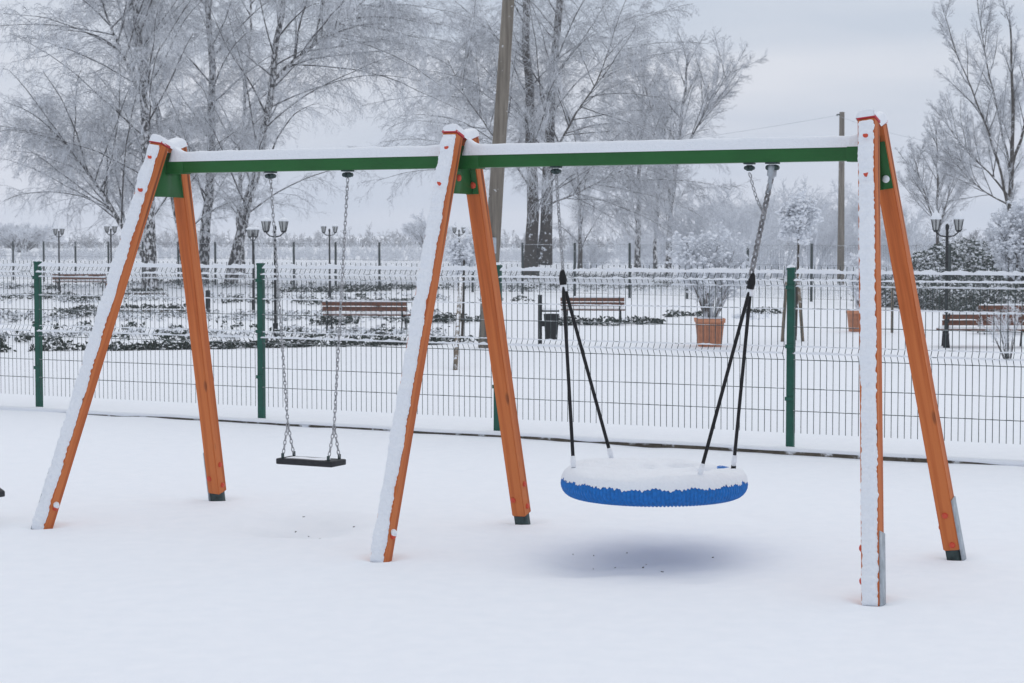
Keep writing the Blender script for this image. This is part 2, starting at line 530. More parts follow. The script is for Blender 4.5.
# ------------------------------------------------------------------ snow strips
def snow_strip(name, p0, p1, wdir, up, width, thick, parent, seed, step=0.008, nw=9, rag=0.10, prof=None, rough=0.35, mat=None, fine=False):
    """lumpy snow lying on the face that runs p0-p1, width along wdir, thickness along up"""
    p0, p1, wdir, up = (np.asarray(x, float) for x in (p0, p1, wdir, up))
    Ln = np.linalg.norm(p1 - p0); n = max(6, int(Ln / step)); s = np.linspace(0, 1, n)
    q = np.linspace(-1, 1, nw)
    S, W = np.meshgrid(s, q, indexing='ij')
    f1 = wav(seed, 14, 4, 20); f2 = wav(seed + 1, 18, 25, 120)
    x = S * Ln
    el = 1 + rag * f2(x[:, :1], 0 * x[:, :1]); er = 1 + rag * f2(x[:, :1], 0 * x[:, :1] + 3)
    wd = np.where(W < 0, W * el, W * er) * width / 2
    t = thick if prof is None else thick * prof(S)
    sec = np.clip(1 - np.abs(W) ** 4, 0, 1) ** 0.5
    end = np.clip(np.minimum(S, 1 - S) * Ln / (0.02), 0, 1) ** 0.5
    T = t * sec * end * (1 + rough * ((0.25 if fine else 0.6) * f1(x, W * 0.04) + 0.5 * f2(x, W * width * 0.5)))
    if fine:
        f3 = wav(seed + 2, 30, 120, 520)
        T += sec * end * (0.5 + 0.5 * min(1, thick / .018)) * (0.0030 * f3(x, W * width * .5) + 0.0045 * f2(x * 1.2, W * width * .5))
        f4 = wav(seed + 3, 60, 6, 700)
        wd = wd * (1 - 0.045 + 0.05 * f3(x, 0 * x + np.sign(W)) + 0.055 * f4(x, 0 * x + 2 * np.sign(W)))
    T = np.maximum(T, 0) - 0.003 * (sec * end < 0.05) + 0.001
    V = p0 + (p1 - p0) * S[..., None] + wdir * wd[..., None] + up * T[..., None]
    idx = np.arange(n * nw).reshape(n, nw)
    Fq = np.stack([idx[:-1, :-1], idx[1:, :-1], idx[1:, 1:], idx[:-1, 1:]], -1).reshape(-1, 4)
    if np.dot(np.cross(p1 - p0, wdir), up) < 0: Fq = Fq[:, ::-1]
    return mesh_np(name, V.reshape(-1, 3), Fq, mat or M_snow, parent)
def dome(mb, c, r, n, h=0.5, k=12):
    """low button with axis n"""
    c = np.asarray(c, float); n = np.asarray(n, float); n = n / np.linalg.norm(n)
    a = np.cross(n, [0.3, 0.1, 0.9]); a /= np.linalg.norm(a); b = np.cross(n, a)
    rows = []
    for (rr, hh) in ((1, 0), (1, 0.25), (0.85, 0.7), (0.5, 0.95), (0.01, 1.0)):
        for i in range(k):
            t = i / k * 6.2832
            rows.append(c + r * rr * (a * math.cos(t) + b * math.sin(t)) + n * (h * r * hh))
    f = [[j * k + i, j * k + (i + 1) % k, (j + 1) * k + (i + 1) % k, (j + 1) * k + i] for j in range(4) for i in range(k)]
    mb.add(rows, f)

# ------------------------------------------------------------------ swing frame
frame = empty('swing_set', FR[1], 'large orange timber swing frame with snowy green crossbeam and three leg pairs', 'swing frame')
LW = 0.084
APEX = [((159.5, 145), (177, 147)), ((453, 135), (468.5, 138)), ((868.5, 121), (876.5, 125))]
TOPS = []
def unit(v): return v / np.linalg.norm(v)
legs = []
for i in range(3):
    tops = []
    for j in range(2):
        sgn = -1 if j == 0 else 1
        f_ = ground(*FEET[i][j], 0.0)
        a0 = FR[i] + Q * 0.112 * sgn
        top = at(*APEX[i][j], a0[1])
        d = unit(top - f_)
        side = unit(np.cross(d, Q * sgn)); 
        if side @ B < 0: side = -side                  # towards +B
        out = unit(np.cross(side, d))
        if out @ (Q * sgn) < 0: out = -out
        Lg = np.linalg.norm(top - f_)
        R3 = np.array([side, np.cross(d, side), d])    # rows: local x, y, z
        clear = 0.055 if j == 1 else -0.02
        # leg: local mesh so that the grain follows the timber
        bm = bmesh.new(); bmesh.ops.create_cube(bm, size=1)
        for v in bm.verts: v.co = Vector((v.co.x * LW, v.co.y * LW, clear + (v.co.z + .5) * (Lg - clear)))
        bmesh.ops.bevel(bm, geom=bm.edges[:], offset=0.005, segments=2, affect='EDGES')
        me = bpy.data.meshes.new('leg'); bm.to_mesh(me); bm.free(); me.materials.append(M_wood)
        leg = link(bpy.data.objects.new('leg', me))
        MW = Matrix([[R3[0][r], R3[1][r], R3[2][r], f_[r]] for r in range(3)] + [[0, 0, 0, 1]])
        leg.parent = frame
        bpy.context.view_layer.update()
        leg.matrix_parent_inverse = frame.matrix_world.inverted()
        leg.matrix_basis = MW
        bpy.context.view_layer.update()
        # foot anchor: steel tongue into the ground, on the end frames a plate up the outer side
        fb = MB()
        fb.box(f_ + d * 0.0 - out * 0.004, (LW * 0.80, LW * 0.74, 0.26) if j else (LW * .7, LW * .6, .2), R3)
        fb.build('foot_anchor', M_steel, leg)
        if i != 1:
            sx = 1 if i == 2 else -1
            pb = MB(); pb.box(f_ + d * 0.10 + side * sx * (LW / 2 + 0.0035), (0.006, LW * 0.9, 0.44), R3)
            pb.build('side_plate', M_galv, leg)
        # bolts
        bolts = []
        if j == 0:
            for (dz, of, nr) in ((Lg - 0.085, out, out), (Lg - 0.285, out, out)):
                bolts.append((f_ + d * dz + of * LW / 2, nr))
            if i != 2: bolts.append((f_ + d * 0.13 + side * LW / 2, side))
            else:
                bolts.append((f_ + d * 0.10 - side * LW / 2, -side)); bolts.append((f_ + d * 0.25 - side * LW / 2, -side))
        else:
            inn = -out
            bolts.append((f_ + d * 0.155 + inn * LW / 2 - side * 0.02, inn))
            if i == 2:
                bolts.append((f_ + d * 0.245 + inn * LW / 2 + side * 0.0, inn)); bolts.append((f_ + d * 0.17 - side * LW / 2, -side))
                bolts[0] = (f_ + d * 0.085 + inn * LW / 2 + side * 0.01, inn)
            else:
                bolts.append((f_ + d * 0.24 + side * LW / 2, side)); bolts.append((f_ + d * 0.105 + side * LW / 2, side))
        for (bp, bn) in bolts:
            b_ = MB(); dome(b_, bp, 0.0195 if j == 0 else 0.016, bn, 1.0 if j == 0 else .8); b_.build('bolt_cap', M_cap, leg, True)
            if bn is out or (j == 0 and bn is side):
                b_ = MB(); dome(b_, bp + bn * .004 + (d if bn is out else np.array([0, 0, 1.])) * .012, 0.021, unit(bn + d * .35), 0.95); b_.build('snow', M_snow, leg, True)
        # a dab of snow on the caps that look outward
        if j == 0:
            wdt = LW * 0.97 if i < 2 else LW * 0.92
            # snow sheet over the outer face; it thins where the two bolt caps poke through
            l1, l2 = 1 - 0.097 / Lg, 1 - 0.297 / Lg
            pr = lambda S, l1=l1, l2=l2, Lg=Lg: 1 - 0.9 * np.exp(-((S - l1) * Lg / 0.022) ** 2) - 0.9 * np.exp(-((S - l2) * Lg / 0.022) ** 2)
            snow_strip('snow', f_ + out * LW / 2 - d * 0.02, top + out * LW / 2 - d * 0.012, side, out, wdt, 0.019, leg, 100 + i * 7, step=0.004, nw=19, rag=0.05, prof=pr, rough=0.5, fine=True)
        # end cap
        cb = MB(); cb.box(top + d * 0.006, (LW + 0.008, LW + 0.008, 0.015), R3, 0.004)
        cb.build('end_cap', M_capred, leg)
        tops.append((top, d, side, out))
        if j == 1 and i == 1: pass
    TOPS.append(tops)
# crossbeam in two lengths, sleeves, bracket plates
BW = 0.072
bz = np.array([0, 0, HB])
ax = (B, Q, (0, 0, 1))
def seg_box(name, t0, t1, w, h, mat, parent, z=0, bev=0.006):
    mb = MB(); c = O1 + B * (t0 + t1) / 2 + bz + np.array([0, 0, z])
    mb.box(c, (t1 - t0, w, h), ax, bev)
    return mb.build(name, mat, parent)
beams = [seg_box('crossbeam', 0.006, S1 - 0.006, BW, BW, M_green, frame), seg_box('crossbeam', S1 + 0.006, S1 + S2 - 0.006, BW, BW, M_green, frame)]
ends = (0.0, S1, S1 + S2)
for k, (t0, t1) in enumerate(((0.0, 0.13), (S1 - 0.13, S1 - 0.006), (S1 + 0.006, S1 + 0.13), (S1 + S2 - 0.13, S1 + S2))):
    seg_box('sleeve', t0, t1, BW + 0.008, BW + 0.002, M_green, frame, z=-0.004, bev=0.002)
for i in range(3):
    (tf, df, sf, of), (tb, db, sb, ob) = TOPS[i]
    def on_leg(T, dd, z):                               # axis point of a leg at height z
        return T + dd * ((z - T[2]) / dd[2])
    zs = (HB - 0.175, HB + 0.085)
    corners = []
    for z in zs:
        for (T, dd, s) in ((tf, df, 1), (tb, db, -1)):
            corners.append(on_leg(T, dd, z) + Q * s * (LW / 2 - 0.006))
    base = O1 + B * ends[i]
    c0 = [np.array([*(base[:2] + Q[:2] * ((c - base) @ Q)), c[2]]) for c in corners]
    c0 = [c + B * ((corners[k] - base) @ B) * 0.0 for k, c in enumerate(c0)]
    bmz = MB()
    V = []
    for s in (-0.005, 0.005):
        for k in (0, 1, 3, 2): V.append(c0[k] + B * s)
    bmz.add(V, [[0, 3, 2, 1], [4, 5, 6, 7], [0, 1, 5, 4], [1, 2, 6, 5], [2, 3, 7, 6], [3, 0, 4, 7]])
    pl = bmz.build('bracket_plate', M_green, frame)
    midp = (c0[0] + c0[1]) / 2
    for (T, dd, o_, sd3) in ((tf, df, of, sf), (tb, db, ob, sb)):   # flanges against the inner faces of the legs
        c_ = on_leg(T, dd, HB - 0.050) - o_ * (LW / 2 + 0.003)
        fl = MB(); fl.box(c_, (LW * 0.92, 0.006, 0.235), (sd3, np.cross(dd, sd3), dd)); fl.build('flange', M_green, pl)
    if i:
        b_ = MB(); dome(b_, midp - Q * 0.022 + B * 0.005 + np.array([0, 0, 0.085]), 0.019, B, 0.8); b_.build('bolt_cap', M_cap, pl, True)
        b_ = MB(); dome(b_, on_leg(tb, db, HB - 0.115) - ob * (LW / 2 + 0.006) + sb * .012, 0.019, -ob, 0.8); b_.build('bolt_cap', M_cap if i == 1 else M_snow, pl, True)
# snow along the beam, swept up against the legs
for (t0, t1, sd_, bm_) in ((0.03, S1 - 0.03, 31, beams[0]), (S1 + 0.03, S1 + S2 - 0.03, 37, beams[1])):
    Ln = t1 - t0
    pr = lambda S, Ln=Ln: 1 + 0.75 * np.exp(-(S * Ln / 0.05) ** 2) + 0.4 * np.exp(-((1 - S) * Ln / 0.06) ** 2)
    p0 = O1 + B * t0 + bz + np.array([0, 0, BW / 2 - 0.004])
    snow_strip('snow', p0, p0 + B * Ln, Q, np.array([0, 0, 1.]), BW * 1.12, 0.056, bm_, sd_, step=0.012, nw=15, rag=0.015, prof=pr, rough=0.05)
for i in range(3):                                      # snow lying across each pair of end caps
    (tf, df, sf, of), (tb, db, sb, ob) = TOPS[i]
    a = tf + df * 0.018 + of * LW * 0.60; m_ = (tf + tb) / 2 + np.array([0, 0, -0.012]); b_ = tb + db * 0.018 + ob * LW * 0.56
    n = 34; s = np.linspace(0, 1, n); W_ = np.linspace(-1, 1, 13)
    f1 = wav(61 + i, 12, 6, 30)
    V = []
    for k in range(n):
        base = a * (1 - s[k]) + b_ * s[k]
        vdip = 0.046 * (1 - abs(2 * s[k] - 1)) ** 1.0
        for q in W_:
            sec = max(0, 1 - abs(q) ** 3.5) ** 0.5; en = min(1, min(s[k], 1 - s[k]) / 0.07) ** 0.5
            hgt = (0.036 + 0.008 * f1(s[k] * .3, q * .1)) * sec * en
            V.append(base + sf * q * (LW * 0.57) + np.array([0, 0, hgt - vdip * .85 - (0.012 if sec * en < .3 else 0.0) - 0.002]))
    idx = np.arange(n * 13).reshape(n, 13)
    top_ = np.stack([idx[:-1, :-1], idx[:-1, 1:], idx[1:, 1:], idx[1:, :-1]], -1).reshape(-1, 4)
    mesh_np('snow', V, top_, M_snow, frame)

# ------------------------------------------------------------------ chains and swings
def chain(name, p0, p1, parent, pitch=0.024, wire=0.0032, w=0.0075, mat=None, sag=0.0, twist=0.0):
    p0, p1 = np.asarray(p0, float), np.asarray(p1, float)
    Ln = np.linalg.norm(p1 - p0); n = int(Ln / pitch)
    mb = MB()
    d = unit(p1 - p0)
    a = unit(np.cross(d, [0.2, 1, 0.1])); b = np.cross(d, a)
    k = 10; th = np.arange(k) / k * 6.2832
    for i in range(n):
        t = (i + .5) / n
        c = p0 + (p1 - p0) * t + np.array([0, 0, -sag * 4 * t * (1 - t)])
        ang = (0.7 if i % 2 else 0.7 + math.pi / 2) + twist * i
        s = a * math.cos(ang) + b * math.sin(ang)
        lp = [c + d * math.cos(x) * pitch * 0.66 + s * math.sin(x) * w for x in th]
        lp = np.array(lp + [lp[0], lp[1]])
        V, Fq = tubes(lp[None], np.full((1, len(lp)), wire), 5)
        mb.add(V, Fq)
    return mb.build(name, mat or M_chain, parent, True)
def shackle(u, v, parent, name='hanger', big=1.0):
    """steel bracket bolted below the beam"""
    t = beam_t(u) ; c = O1 + B * t + np.array([0, 0, HB - BW / 2])
    mb = MB()
    mb.box(c + np.array([0, 0, -0.004]), (0.075 * big, 0.06, 0.008), ax, 0.002)
    for s in (-1, 1):
        mb.tube([c + B * s * 0.024 * big + Q * -0.016 + np.array([0, 0, -0.026]), c + B * s * 0.024 * big + Q * 0.016 + np.array([0, 0, -0.026])], 0.017 * big, 12)
    mb.box(c + np.array([0, 0, -0.026]), (0.05 * big, 0.012, 0.03), ax, 0.002)
    mb.build(name, M_steel, parent)
    return c + np.array([0, 0, -0.045])
def swing_seat(centre, label, tops, tilt=0.0, inset=0.035):
    t = empty('rubber_swing', centre, label, 'swing')
    sw, sd2, sh = 0.378, 0.155, 0.034
    mb = MB(); mb.box(centre, (sw, sd2, sh), (unit(B + np.array([0, 0, tilt])), Q, (0, 0, 1)), 0.008)
    seat = mb.build('seat', M_rubber, t)
    for s, tp in zip((-1, 1), tops):
        e = centre + B * s * (sw / 2 - inset)
        split = e + np.array([0, 0, 0.17]); 
        split = split + (tp - split) * 0.03
        ch = chain('chain', split, tp, t)
        for q in (-1, 1):
            chain('chain', e + Q * q * (sd2 / 2 - 0.02) + np.array([0, 0, 0.02]), split, t, wire=0.003)
            bb = MB(); bb.tube([e + Q * q * (sd2 / 2 - 0.02) + np.array([0, 0, 0.010]), e + Q * q * (sd2 / 2 - 0.02) + np.array([0, 0, 0.045])], 0.009, 8); bb.build('shackle', M_steel, seat)
    return t
seat_c = under_beam(311, 461.5)
seat_root_tops = []
dummy = []
c1 = shackle(271, 175, frame, big=.7); c2 = shackle(348, 175, frame, big=.7)
sw1 = swing_seat(seat_c, 'flat black rubber swing seat on two frosted chains, left of the blue nest swing', [c1, c2], 0.0)
snow_strip('snow', seat_c + np.array([0, 0, 0.016]) - B * 0.15, seat_c + np.array([0, 0, 0.016]) + B * 0.12, Q, np.array([0, 0, 1.]), 0.10, 0.003, sw1, 71, rag=0.2)
# the tip of another seat at the left edge of the photo
edge_c = ground(-20, 520, 0.0); edge_c = at(-27, 479, edge_c[1] - 0.2)
swing_seat(edge_c, 'tip of a black rubber swing seat cut off by the left edge, above the snow', [edge_c + np.array([-.03, 0, 1.6]), edge_c + B * 0.36 + np.array([-.30, 0, 1.6])][:2], -0.5, 0.09)

# nest swing
nc = nest_mid.copy()
RN = 0.94 / 2
px = F / (nc[1] * CP)
RN = (187 / px) / 2 - 0.0
tr = 0.064
nest = empty('nest_swing', nc, 'round blue rope nest swing heaped with snow, hanging on black ropes', 'nest swing')
nu, nv = 1080, 24
RNc = RN - tr
U_, V_ = np.meshgrid(np.arange(nu) / nu * 2 * math.pi, np.arange(nv) / nv * 2 * math.pi, indexing='ij')
rr = tr * (1 - 0.09 + 0.14 * np.abs(np.sin(U_ * 70 + V_ * 2.2)) ** 0.7)
TX = (RNc + rr * np.cos(V_)) * np.cos(U_); TY = (RNc + rr * np.cos(V_)) * np.sin(U_); TZ = rr * np.sin(V_)
idx = np.arange(nu * nv).reshape(nu, nv)
Fq = np.stack([idx, np.roll(idx, -1, 0), np.roll(np.roll(idx, -1, 0), -1, 1), np.roll(idx, -1, 1)], -1).reshape(-1, 4)
mesh_np('ring', np.stack([TX + nc[0], TY + nc[1], TZ + nc[2]], -1).reshape(-1, 3), Fq, M_blue, nest)
net = MB()
for k in range(12):
    a = k / 12 * 6.2832
    net.tube([nc + np.array([0.05 * math.cos(a), 0.05 * math.sin(a), -0.055]), nc + np.array([RNc * .5 * math.cos(a + .1), RNc * .5 * math.sin(a + .1), -0.04]), nc + np.array([RNc * math.cos(a + .2), RNc * math.sin(a + .2), 0])], 0.007, 6)
for r_ in (0.2, 0.4, 0.6, 0.8):
    net.tube([nc + np.array([RNc * r_ * math.cos(x), RNc * r_ * math.sin(x), -0.055 * (1 - r_)]) for x in np.linspace(0, 6.2832, 40)], 0.007, 6, False)
net.build('net', M_blue, nest, True)
hb_ = MB(); dome(hb_, nc + np.array([0, 0, -0.05]), 0.035, (0, 0, -1), 0.6); hb_.build('hub', M_capred, nest, True)
# snow heap: radial sheet that drapes over the ring, ragged lower edge, a few dimples
na = 720; fj = wav(88, 30, 60, 320); rad = np.concatenate([np.linspace(0.0, 0.90, 26), np.linspace(0.92, 1.0, 8)])
f1 = wav(81, 14, 5, 14); f2 = wav(82, 22, 30, 110); f3 = wav(83, 14, 10, 26)
V = []
ang = np.arange(na) / na * 2 * math.pi
rimx = RNc + (tr + 0.007)*0.96
for j, q in enumerate(rad):
    for a in ang:
        ca, sa = math.cos(a), math.sin(a)
        if j < 26:
            r_ = q * rimx
            z = tr * 0.92 + 0.023 + 0.008 * f1(ca * r_, sa * r_) + 0.003 * f2(ca * r_, sa * r_) + 0.006 * f3(ca * r_, sa * r_)
            # sag towards the middle of the net and flat shoulder on the ring
            z -= 0.020 * (1 - min(1, (r_ / (RNc * 0.85)) ** 4))
            z -= 0.034 * max(0, (r_ - (RNc + 0.006)) / (tr)) ** 1.5
        else:
            t = (q - 0.92) / 0.08
            th0 = 0.95; low = 0.40 + 0.06 * f2(ca * RN, sa * RN) + 0.05 * f3(ca * RN, sa * RN) + 0.11 * fj(ca * RN, sa * RN) + 0.05 * math.sin(a * 150)
            th_ = th0 + (low - th0) * t
            tk = 0.012 * (1 - t) + 0.0035
            r_ = RNc + (tr + tk) * math.cos(th_); z = (tr + tk) * math.sin(th_)
        # dimples by the right hand ropes
        for (ax_, ay_, dp, w_) in ((0.60, 0.16, 0.11, 0.050), (0.50, -0.02, 0.045, 0.05), (0.24, 0.30, 0.045, 0.05), (-0.05, 0.22, 0.035, 0.05), (0.38, 0.35, 0.04, 0.04), (.75, .3, .04, .04)):
            if j < 26:
                z -= dp * math.exp(-((ca * r_ / RN - ax_) ** 2 + (sa * r_ / RN - ay_) ** 2) / (2 * w_ ** 2 * 2))
        V.append([nc[0] + ca * r_, nc[1] + sa * r_, nc[2] + z])
nr = len(rad)
idx = np.arange(na * nr).reshape(nr, na)
Fq = np.stack([idx[:-1], np.roll(idx[:-1], -1, 1), np.roll(idx[1:], -1, 1), idx[1:]], -1).reshape(-1, 4)[:, ::-1]
mesh_np('snow', V, Fq, M_snow, nest)
# hangers, chains, ropes
ah = 0.62
attach = []
for sb, sq in ((-1, -1), (-1, 1), (1, 1), (1, -1)):
    off = B * sb * math.cos(ah) + Q * sq * math.sin(ah)
    attach.append(nc + off * (RNc + 0.004) + np.array([0, 0, tr * 0.9]))
JL = under_beam(563, 281); JR = under_beam(751, 285)
hL = shackle(556, 168, frame, 'hanger', .6); hR = shackle(772, 168, frame, 'hanger', .8); hR2 = shackle(749, 168, frame, 'hanger', .6)
chain('chain', hL, JL + np.array([0, 0, 0.05]), nest, wire=.004, mat=M_chain)
chain('chain', hR, JR + np.array([0, 0, 0.05]), nest, wire=0.0062, w=0.012, pitch=.03, mat=plain('rimed_chain', (0.26, 0.26, 0.27), .7, .2, .6, 40))
chain('chain', hR2, hR + (JR - hR) * 0.36, nest, sag=0.035, wire=0.003)
bb = MB(); bb.tube([hR + np.array([0, 0, 0.03]), hR + (JR - hR) * 0.04, hR + (JR - hR) * 0.05, hR + (JR - hR) * 0.19], [0.024, 0.024, 0.015, 0.010], 12); bb.build('swivel', M_galv, nest, True)
for J in (JL, JR):
    top = hL if J is JL else hR
    d = unit(top - J)
    mb = MB(); mb.tube([J - d * 0.02, J + d * 0.012, J + d * 0.05, J + d * 0.062], [0.018, 0.021, 0.013, 0.006], 12); mb.build('rope_clamp', M_rope, nest, True)
    mb = MB(); mb.tube([J - d * 0.055, J - d * 0.02], [0.020, 0.017], 12); mb.build('snow', M_snow, nest, True)
for k, A_ in enumerate(attach):
    J = JL if k < 2 else JR
    d = unit(A_ - J)
    e = A_ - d * 0.055
    mb = MB(); mb.tube([J + d * 0.03, J + d * .3, e - d * .02], 0.0095, 10); rp = mb.build('rope', M_rope, nest, True)
    mb = MB(); mb.tube([e - d * 0.035, e, e + d * 0.03], [0.012, 0.015, 0.011], 10); mb.build('rope_end', M_snow, rp, True)
    mb = MB(); mb.tube([e + d * 0.025, A_ + d * 0.01], [0.013, 0.015], 10); mb.build('rope_eye', M_rope if k != 0 else M_galv, rp, True)
# specks of bark fallen into the hollows
chips = MB()
g = np.random.default_rng(5)
for k in range(14):
    P0 = (nest_mid if k < 9 else seat_mid)
    p = P0 + B * g.normal(0, 0.25) + Q * g.normal(-.05, 0.2)
    z = float(play_h(np.array([p[0]]), np.array([p[1]]))[0])
    a = g.uniform(0, 3.14); ax_ = np.array([[math.cos(a), math.sin(a), 0.1], [-math.sin(a), math.cos(a), 0], [0, 0, 1]])
    chips.box((p[0], p[1], z + 0.002), (g.uniform(.005, .016), g.uniform(.003, .008), 0.004), ax_)
tag(chips.build('bark_specks', M_kerb), 'tiny dark specks of bark in the snow hollows under the swings', 'bark specks', kind='stuff')

# ------------------------------------------------------------------ near mesh fence
FO = BK * float(ground(38, 404, 0.06) @ BK) + QK * (CK + 0.13) + np.array([0, 0, .06])
def fence_a(u):
    lo, hi = -30, 30
    for _ in range(50):
        m_ = (lo + hi) / 2; p = BK * m_ + QK * (CK + .13)
        if p[0] / (p[1] * CP) < (u - 512) / F: lo = m_
        else: hi = m_
    return lo

FC = float(FO @ QK)
PA = [fence_a(u) for u in (35, 258.5, 496, 790.5)]; PA = [PA[0] - 5.1, PA[0] - 2.55] + PA + [PA[3] + 2.55, PA[3] + 5.1]
def fence_panel(mb, a0, a1, c, zb, hgt, wire_r, folds, levels, nv, Bv=BK, Qv=QK, org=np.zeros(3), topz=0.03, k=4):
    """welded mesh panel between a0 and a1; folds = list of (z, depth)"""
    zs = sorted(set([0.09] + [z for z, _ in folds] + [z - 0.05 for z, _ in folds] + [z + 0.05 for z, _ in folds if z + 0.05 < hgt] + [hgt]))
    zs = [z for z in zs if z <= hgt]
    def off(z):
        for (zf, dp) in folds:
            if abs(z - zf) < 1e-6: return -dp
        return 0
    xs = np.linspace(a0, a1, nv)
    P = np.array([[org + Bv * x + Qv * (c + off(z)) + np.array([0, 0, zb + z]) for z in zs] for x in xs])
    V, Fq = tubes(P, np.full(P.shape[:2], wire_r), k); mb.add(V, Fq)
    Hs = []
    for z in levels:
        Hs.append([org + Bv * x + Qv * (c + off(z) - wire_r * 1.8) + np.array([0, 0, zb + z]) for x in (a0 - 0.01, (a0 + a1) / 2, a1 + 0.01)])
    P = np.array(Hs); V, Fq = tubes(P, np.full(P.shape[:2], wire_r * 1.25), k); mb.add(V, Fq)
fence = empty('mesh_fence', FO, 'green welded mesh fence with snowy top edge, running right behind the swings', 'fence')
HF = 1.36; SPN = 2.545
folds = [(1.26, 0.035), (0.70, 0.035)]
levels = [1.31, 1.26, 1.21, 1.04, 0.90, 0.75, 0.70, 0.65, 0.43, 0.26]
for k in range(len(PA)):
    a = PA[k]; SPN = PA[k + 1] - a if k + 1 < len(PA) else 0
    mb = MB(); base = BK * a + QK * (FC + 0.03)
    mb.box(base + np.array([0, 0, 0.675]), (0.058, 0.045, 1.43), (BK, QK, (0, 0, 1)), 0.004)
    po = mb.build('post', M_fence, fence)
    mb = MB(); mb.box(base + np.array([0, 0, 1.401]), (0.064, 0.051, 0.022), (BK, QK, (0, 0, 1)), 0.004); mb.build('post_cap', M_fence, po)
    snow_strip('snow', base + np.array([0, 0, 1.410]) - BK * 0.032, base + np.array([0, 0, 1.410]) + BK * 0.032, QK, np.array([0, 0, 1.]), 0.05, 0.018, po, 300 + k, step=0.004)
    for zc in (0.35, 0.75, 1.2):
        mb = MB(); mb.box(base + QK * -0.03 + np.array([0, 0, zc + 0.06]), (0.07, 0.012, 0.03), (BK, QK, (0, 0, 1)), 0.002); mb.build('clip', M_fence, po)
    if k == len(PA) - 1: break
    mb = MB(); fence_panel(mb, a + 0.045, a + SPN - 0.045, FC, 0.06, HF, 0.0029, folds, levels, int(SPN / .0508))
    pn = mb.build('mesh_panel', M_wire, fence, True)
    # snow caught on the top rows and the middle fold
    for (z, dq, wd, th_, rg, sd_) in ((1.312, -0.004, 0.032, 0.026, 0.5, 400), (1.256, -0.040, 0.018, 0.011, 0.7, 430), (0.702, -0.038, 0.018, 0.012, 0.45, 460), (1.212, -0.004, 0.014, 0.010, 0.6, 490), (0.752, -0.006, 0.010, 0.006, 0.6, 500), (1.04, -0.006, 0.009, 0.005, 0.6, 520)):
        p0 = BK * (a + 0.045) + QK * (FC + dq) + np.array([0, 0, 0.06 + z - 0.004])
        snow_strip('snow', p0, p0 + BK * (SPN - 0.09), QK, np.array([0, 0, 1.]), wd, th_, pn, sd_ + k, step=0.008, nw=7, rag=rg * .5, rough=0.45, fine=True)

# ------------------------------------------------------------------ far fence
f2 = empty('mesh_fence', foot(13, 92.7), 'dark far boundary fence of thin mesh across the snowy field behind the park', 'fence')
A2 = math.radians(-41.6); B2 = np.array([math.cos(A2), math.sin(A2), 0]); Q2 = np.array([-B2[1], B2[0], 0])
P20 = at(13, 250, 92.7)
for k in range(-1, 24):
    p = P20 + B2 * 2.5 * k
    zb = float(park_z(p @ QK)); topz = 1.40
    mb = MB(); mb.box((p[0], p[1], (topz + zb) / 2 - 0.05), (0.07, 0.06, topz - zb + 0.1), (B2, Q2, (0, 0, 1)))
    mb.build('post', M_post2, f2)
    if k == 23: break
    mb = MB()
    fence_panel(mb, 0.04, 2.46, 0, zb, topz - zb - 0.05, 0.0035, [], [0.1, .4, .8, 1.2, topz - zb - 0.06], 40, B2, Q2, np.array([p[0], p[1], 0]), k=3)
    pn = mb.build('mesh_panel', M_post2, f2, True)
    p0 = np.array([p[0], p[1], topz - 0.07])
    snow_strip('snow', p0, p0 + B2 * 2.5, Q2, np.array([0, 0, 1.]), 0.014, 0.012, pn, 600 + k, step=0.05, nw=5)

# ------------------------------------------------------------------ trees
def grow(g, P, R, nch, t0, t1, ln, ang, up, droop, m, r0, r1, wig=0.12, lenprof=None, upv=None):
    """children of every polyline in P (n,mp,3)"""
    n, mp, _ = P.shape
    t = (np.arange(nch)[None] + g.uniform(0, 1, (n, nch))) / nch
    t = t0 + (t1 - t0) * t
    x = t * (mp - 1); i = np.clip(x.astype(int), 0, mp - 2); fr = (x - i)[..., None]
    ar = np.arange(n)[:, None]
    pos = P[ar, i] * (1 - fr) + P[ar, i + 1] * fr
    T = P[ar, i + 1] - P[ar, i]; T /= np.linalg.norm(T, axis=2, keepdims=True) + 1e-9
    rpar = R[ar, i] * (1 - fr[..., 0]) + R[ar, i + 1] * fr[..., 0]
    rad = g.normal(size=(n, nch, 3)); rad -= (rad * T).sum(2, keepdims=True) * T
    rad /= np.linalg.norm(rad, axis=2, keepdims=True) + 1e-9
    a = ang + g.normal(0, 0.18, (n, nch, 1))
    d = np.cos(a) * T + np.sin(a) * rad + np.array([0, 0, up])
    d /= np.linalg.norm(d, axis=2, keepdims=True)
    plen = np.linalg.norm(np.diff(P, axis=1), axis=2).sum(1)[:, None]
    L_ = (ln * (plen if ln < 1.0001 and lenprof is None else 1)) * g.uniform(0.6, 1.15, (n, nch))
    if lenprof is not None: L_ = lenprof(t) * g.uniform(0.7, 1.15, (n, nch))
    else: L_ = L_ * (1.1 - 0.6 * t)
    pos = pos.reshape(-1, 3); d = d.reshape(-1, 3); L_ = L_.reshape(-1)
    pts = [pos]
    for s in range(m - 1):
        d = d + np.array([0, 0, -droop / (m - 1)]) * (0.4 + 1.2 * s / (m - 1)) + g.normal(0, wig, d.shape) 
        d /= np.linalg.norm(d, axis=1, keepdims=True)
        pts.append(pts[-1] + d * (L_ / (m - 1))[:, None])
    Pc = np.stack(pts, 1)
    s = np.linspace(0, 1, m)[None]
    ra = np.minimum(r0, rpar.reshape(-1) * 0.75)[:, None]
    Rc = ra * (1 - s) + np.minimum(r1, ra) * s
    return Pc, Rc
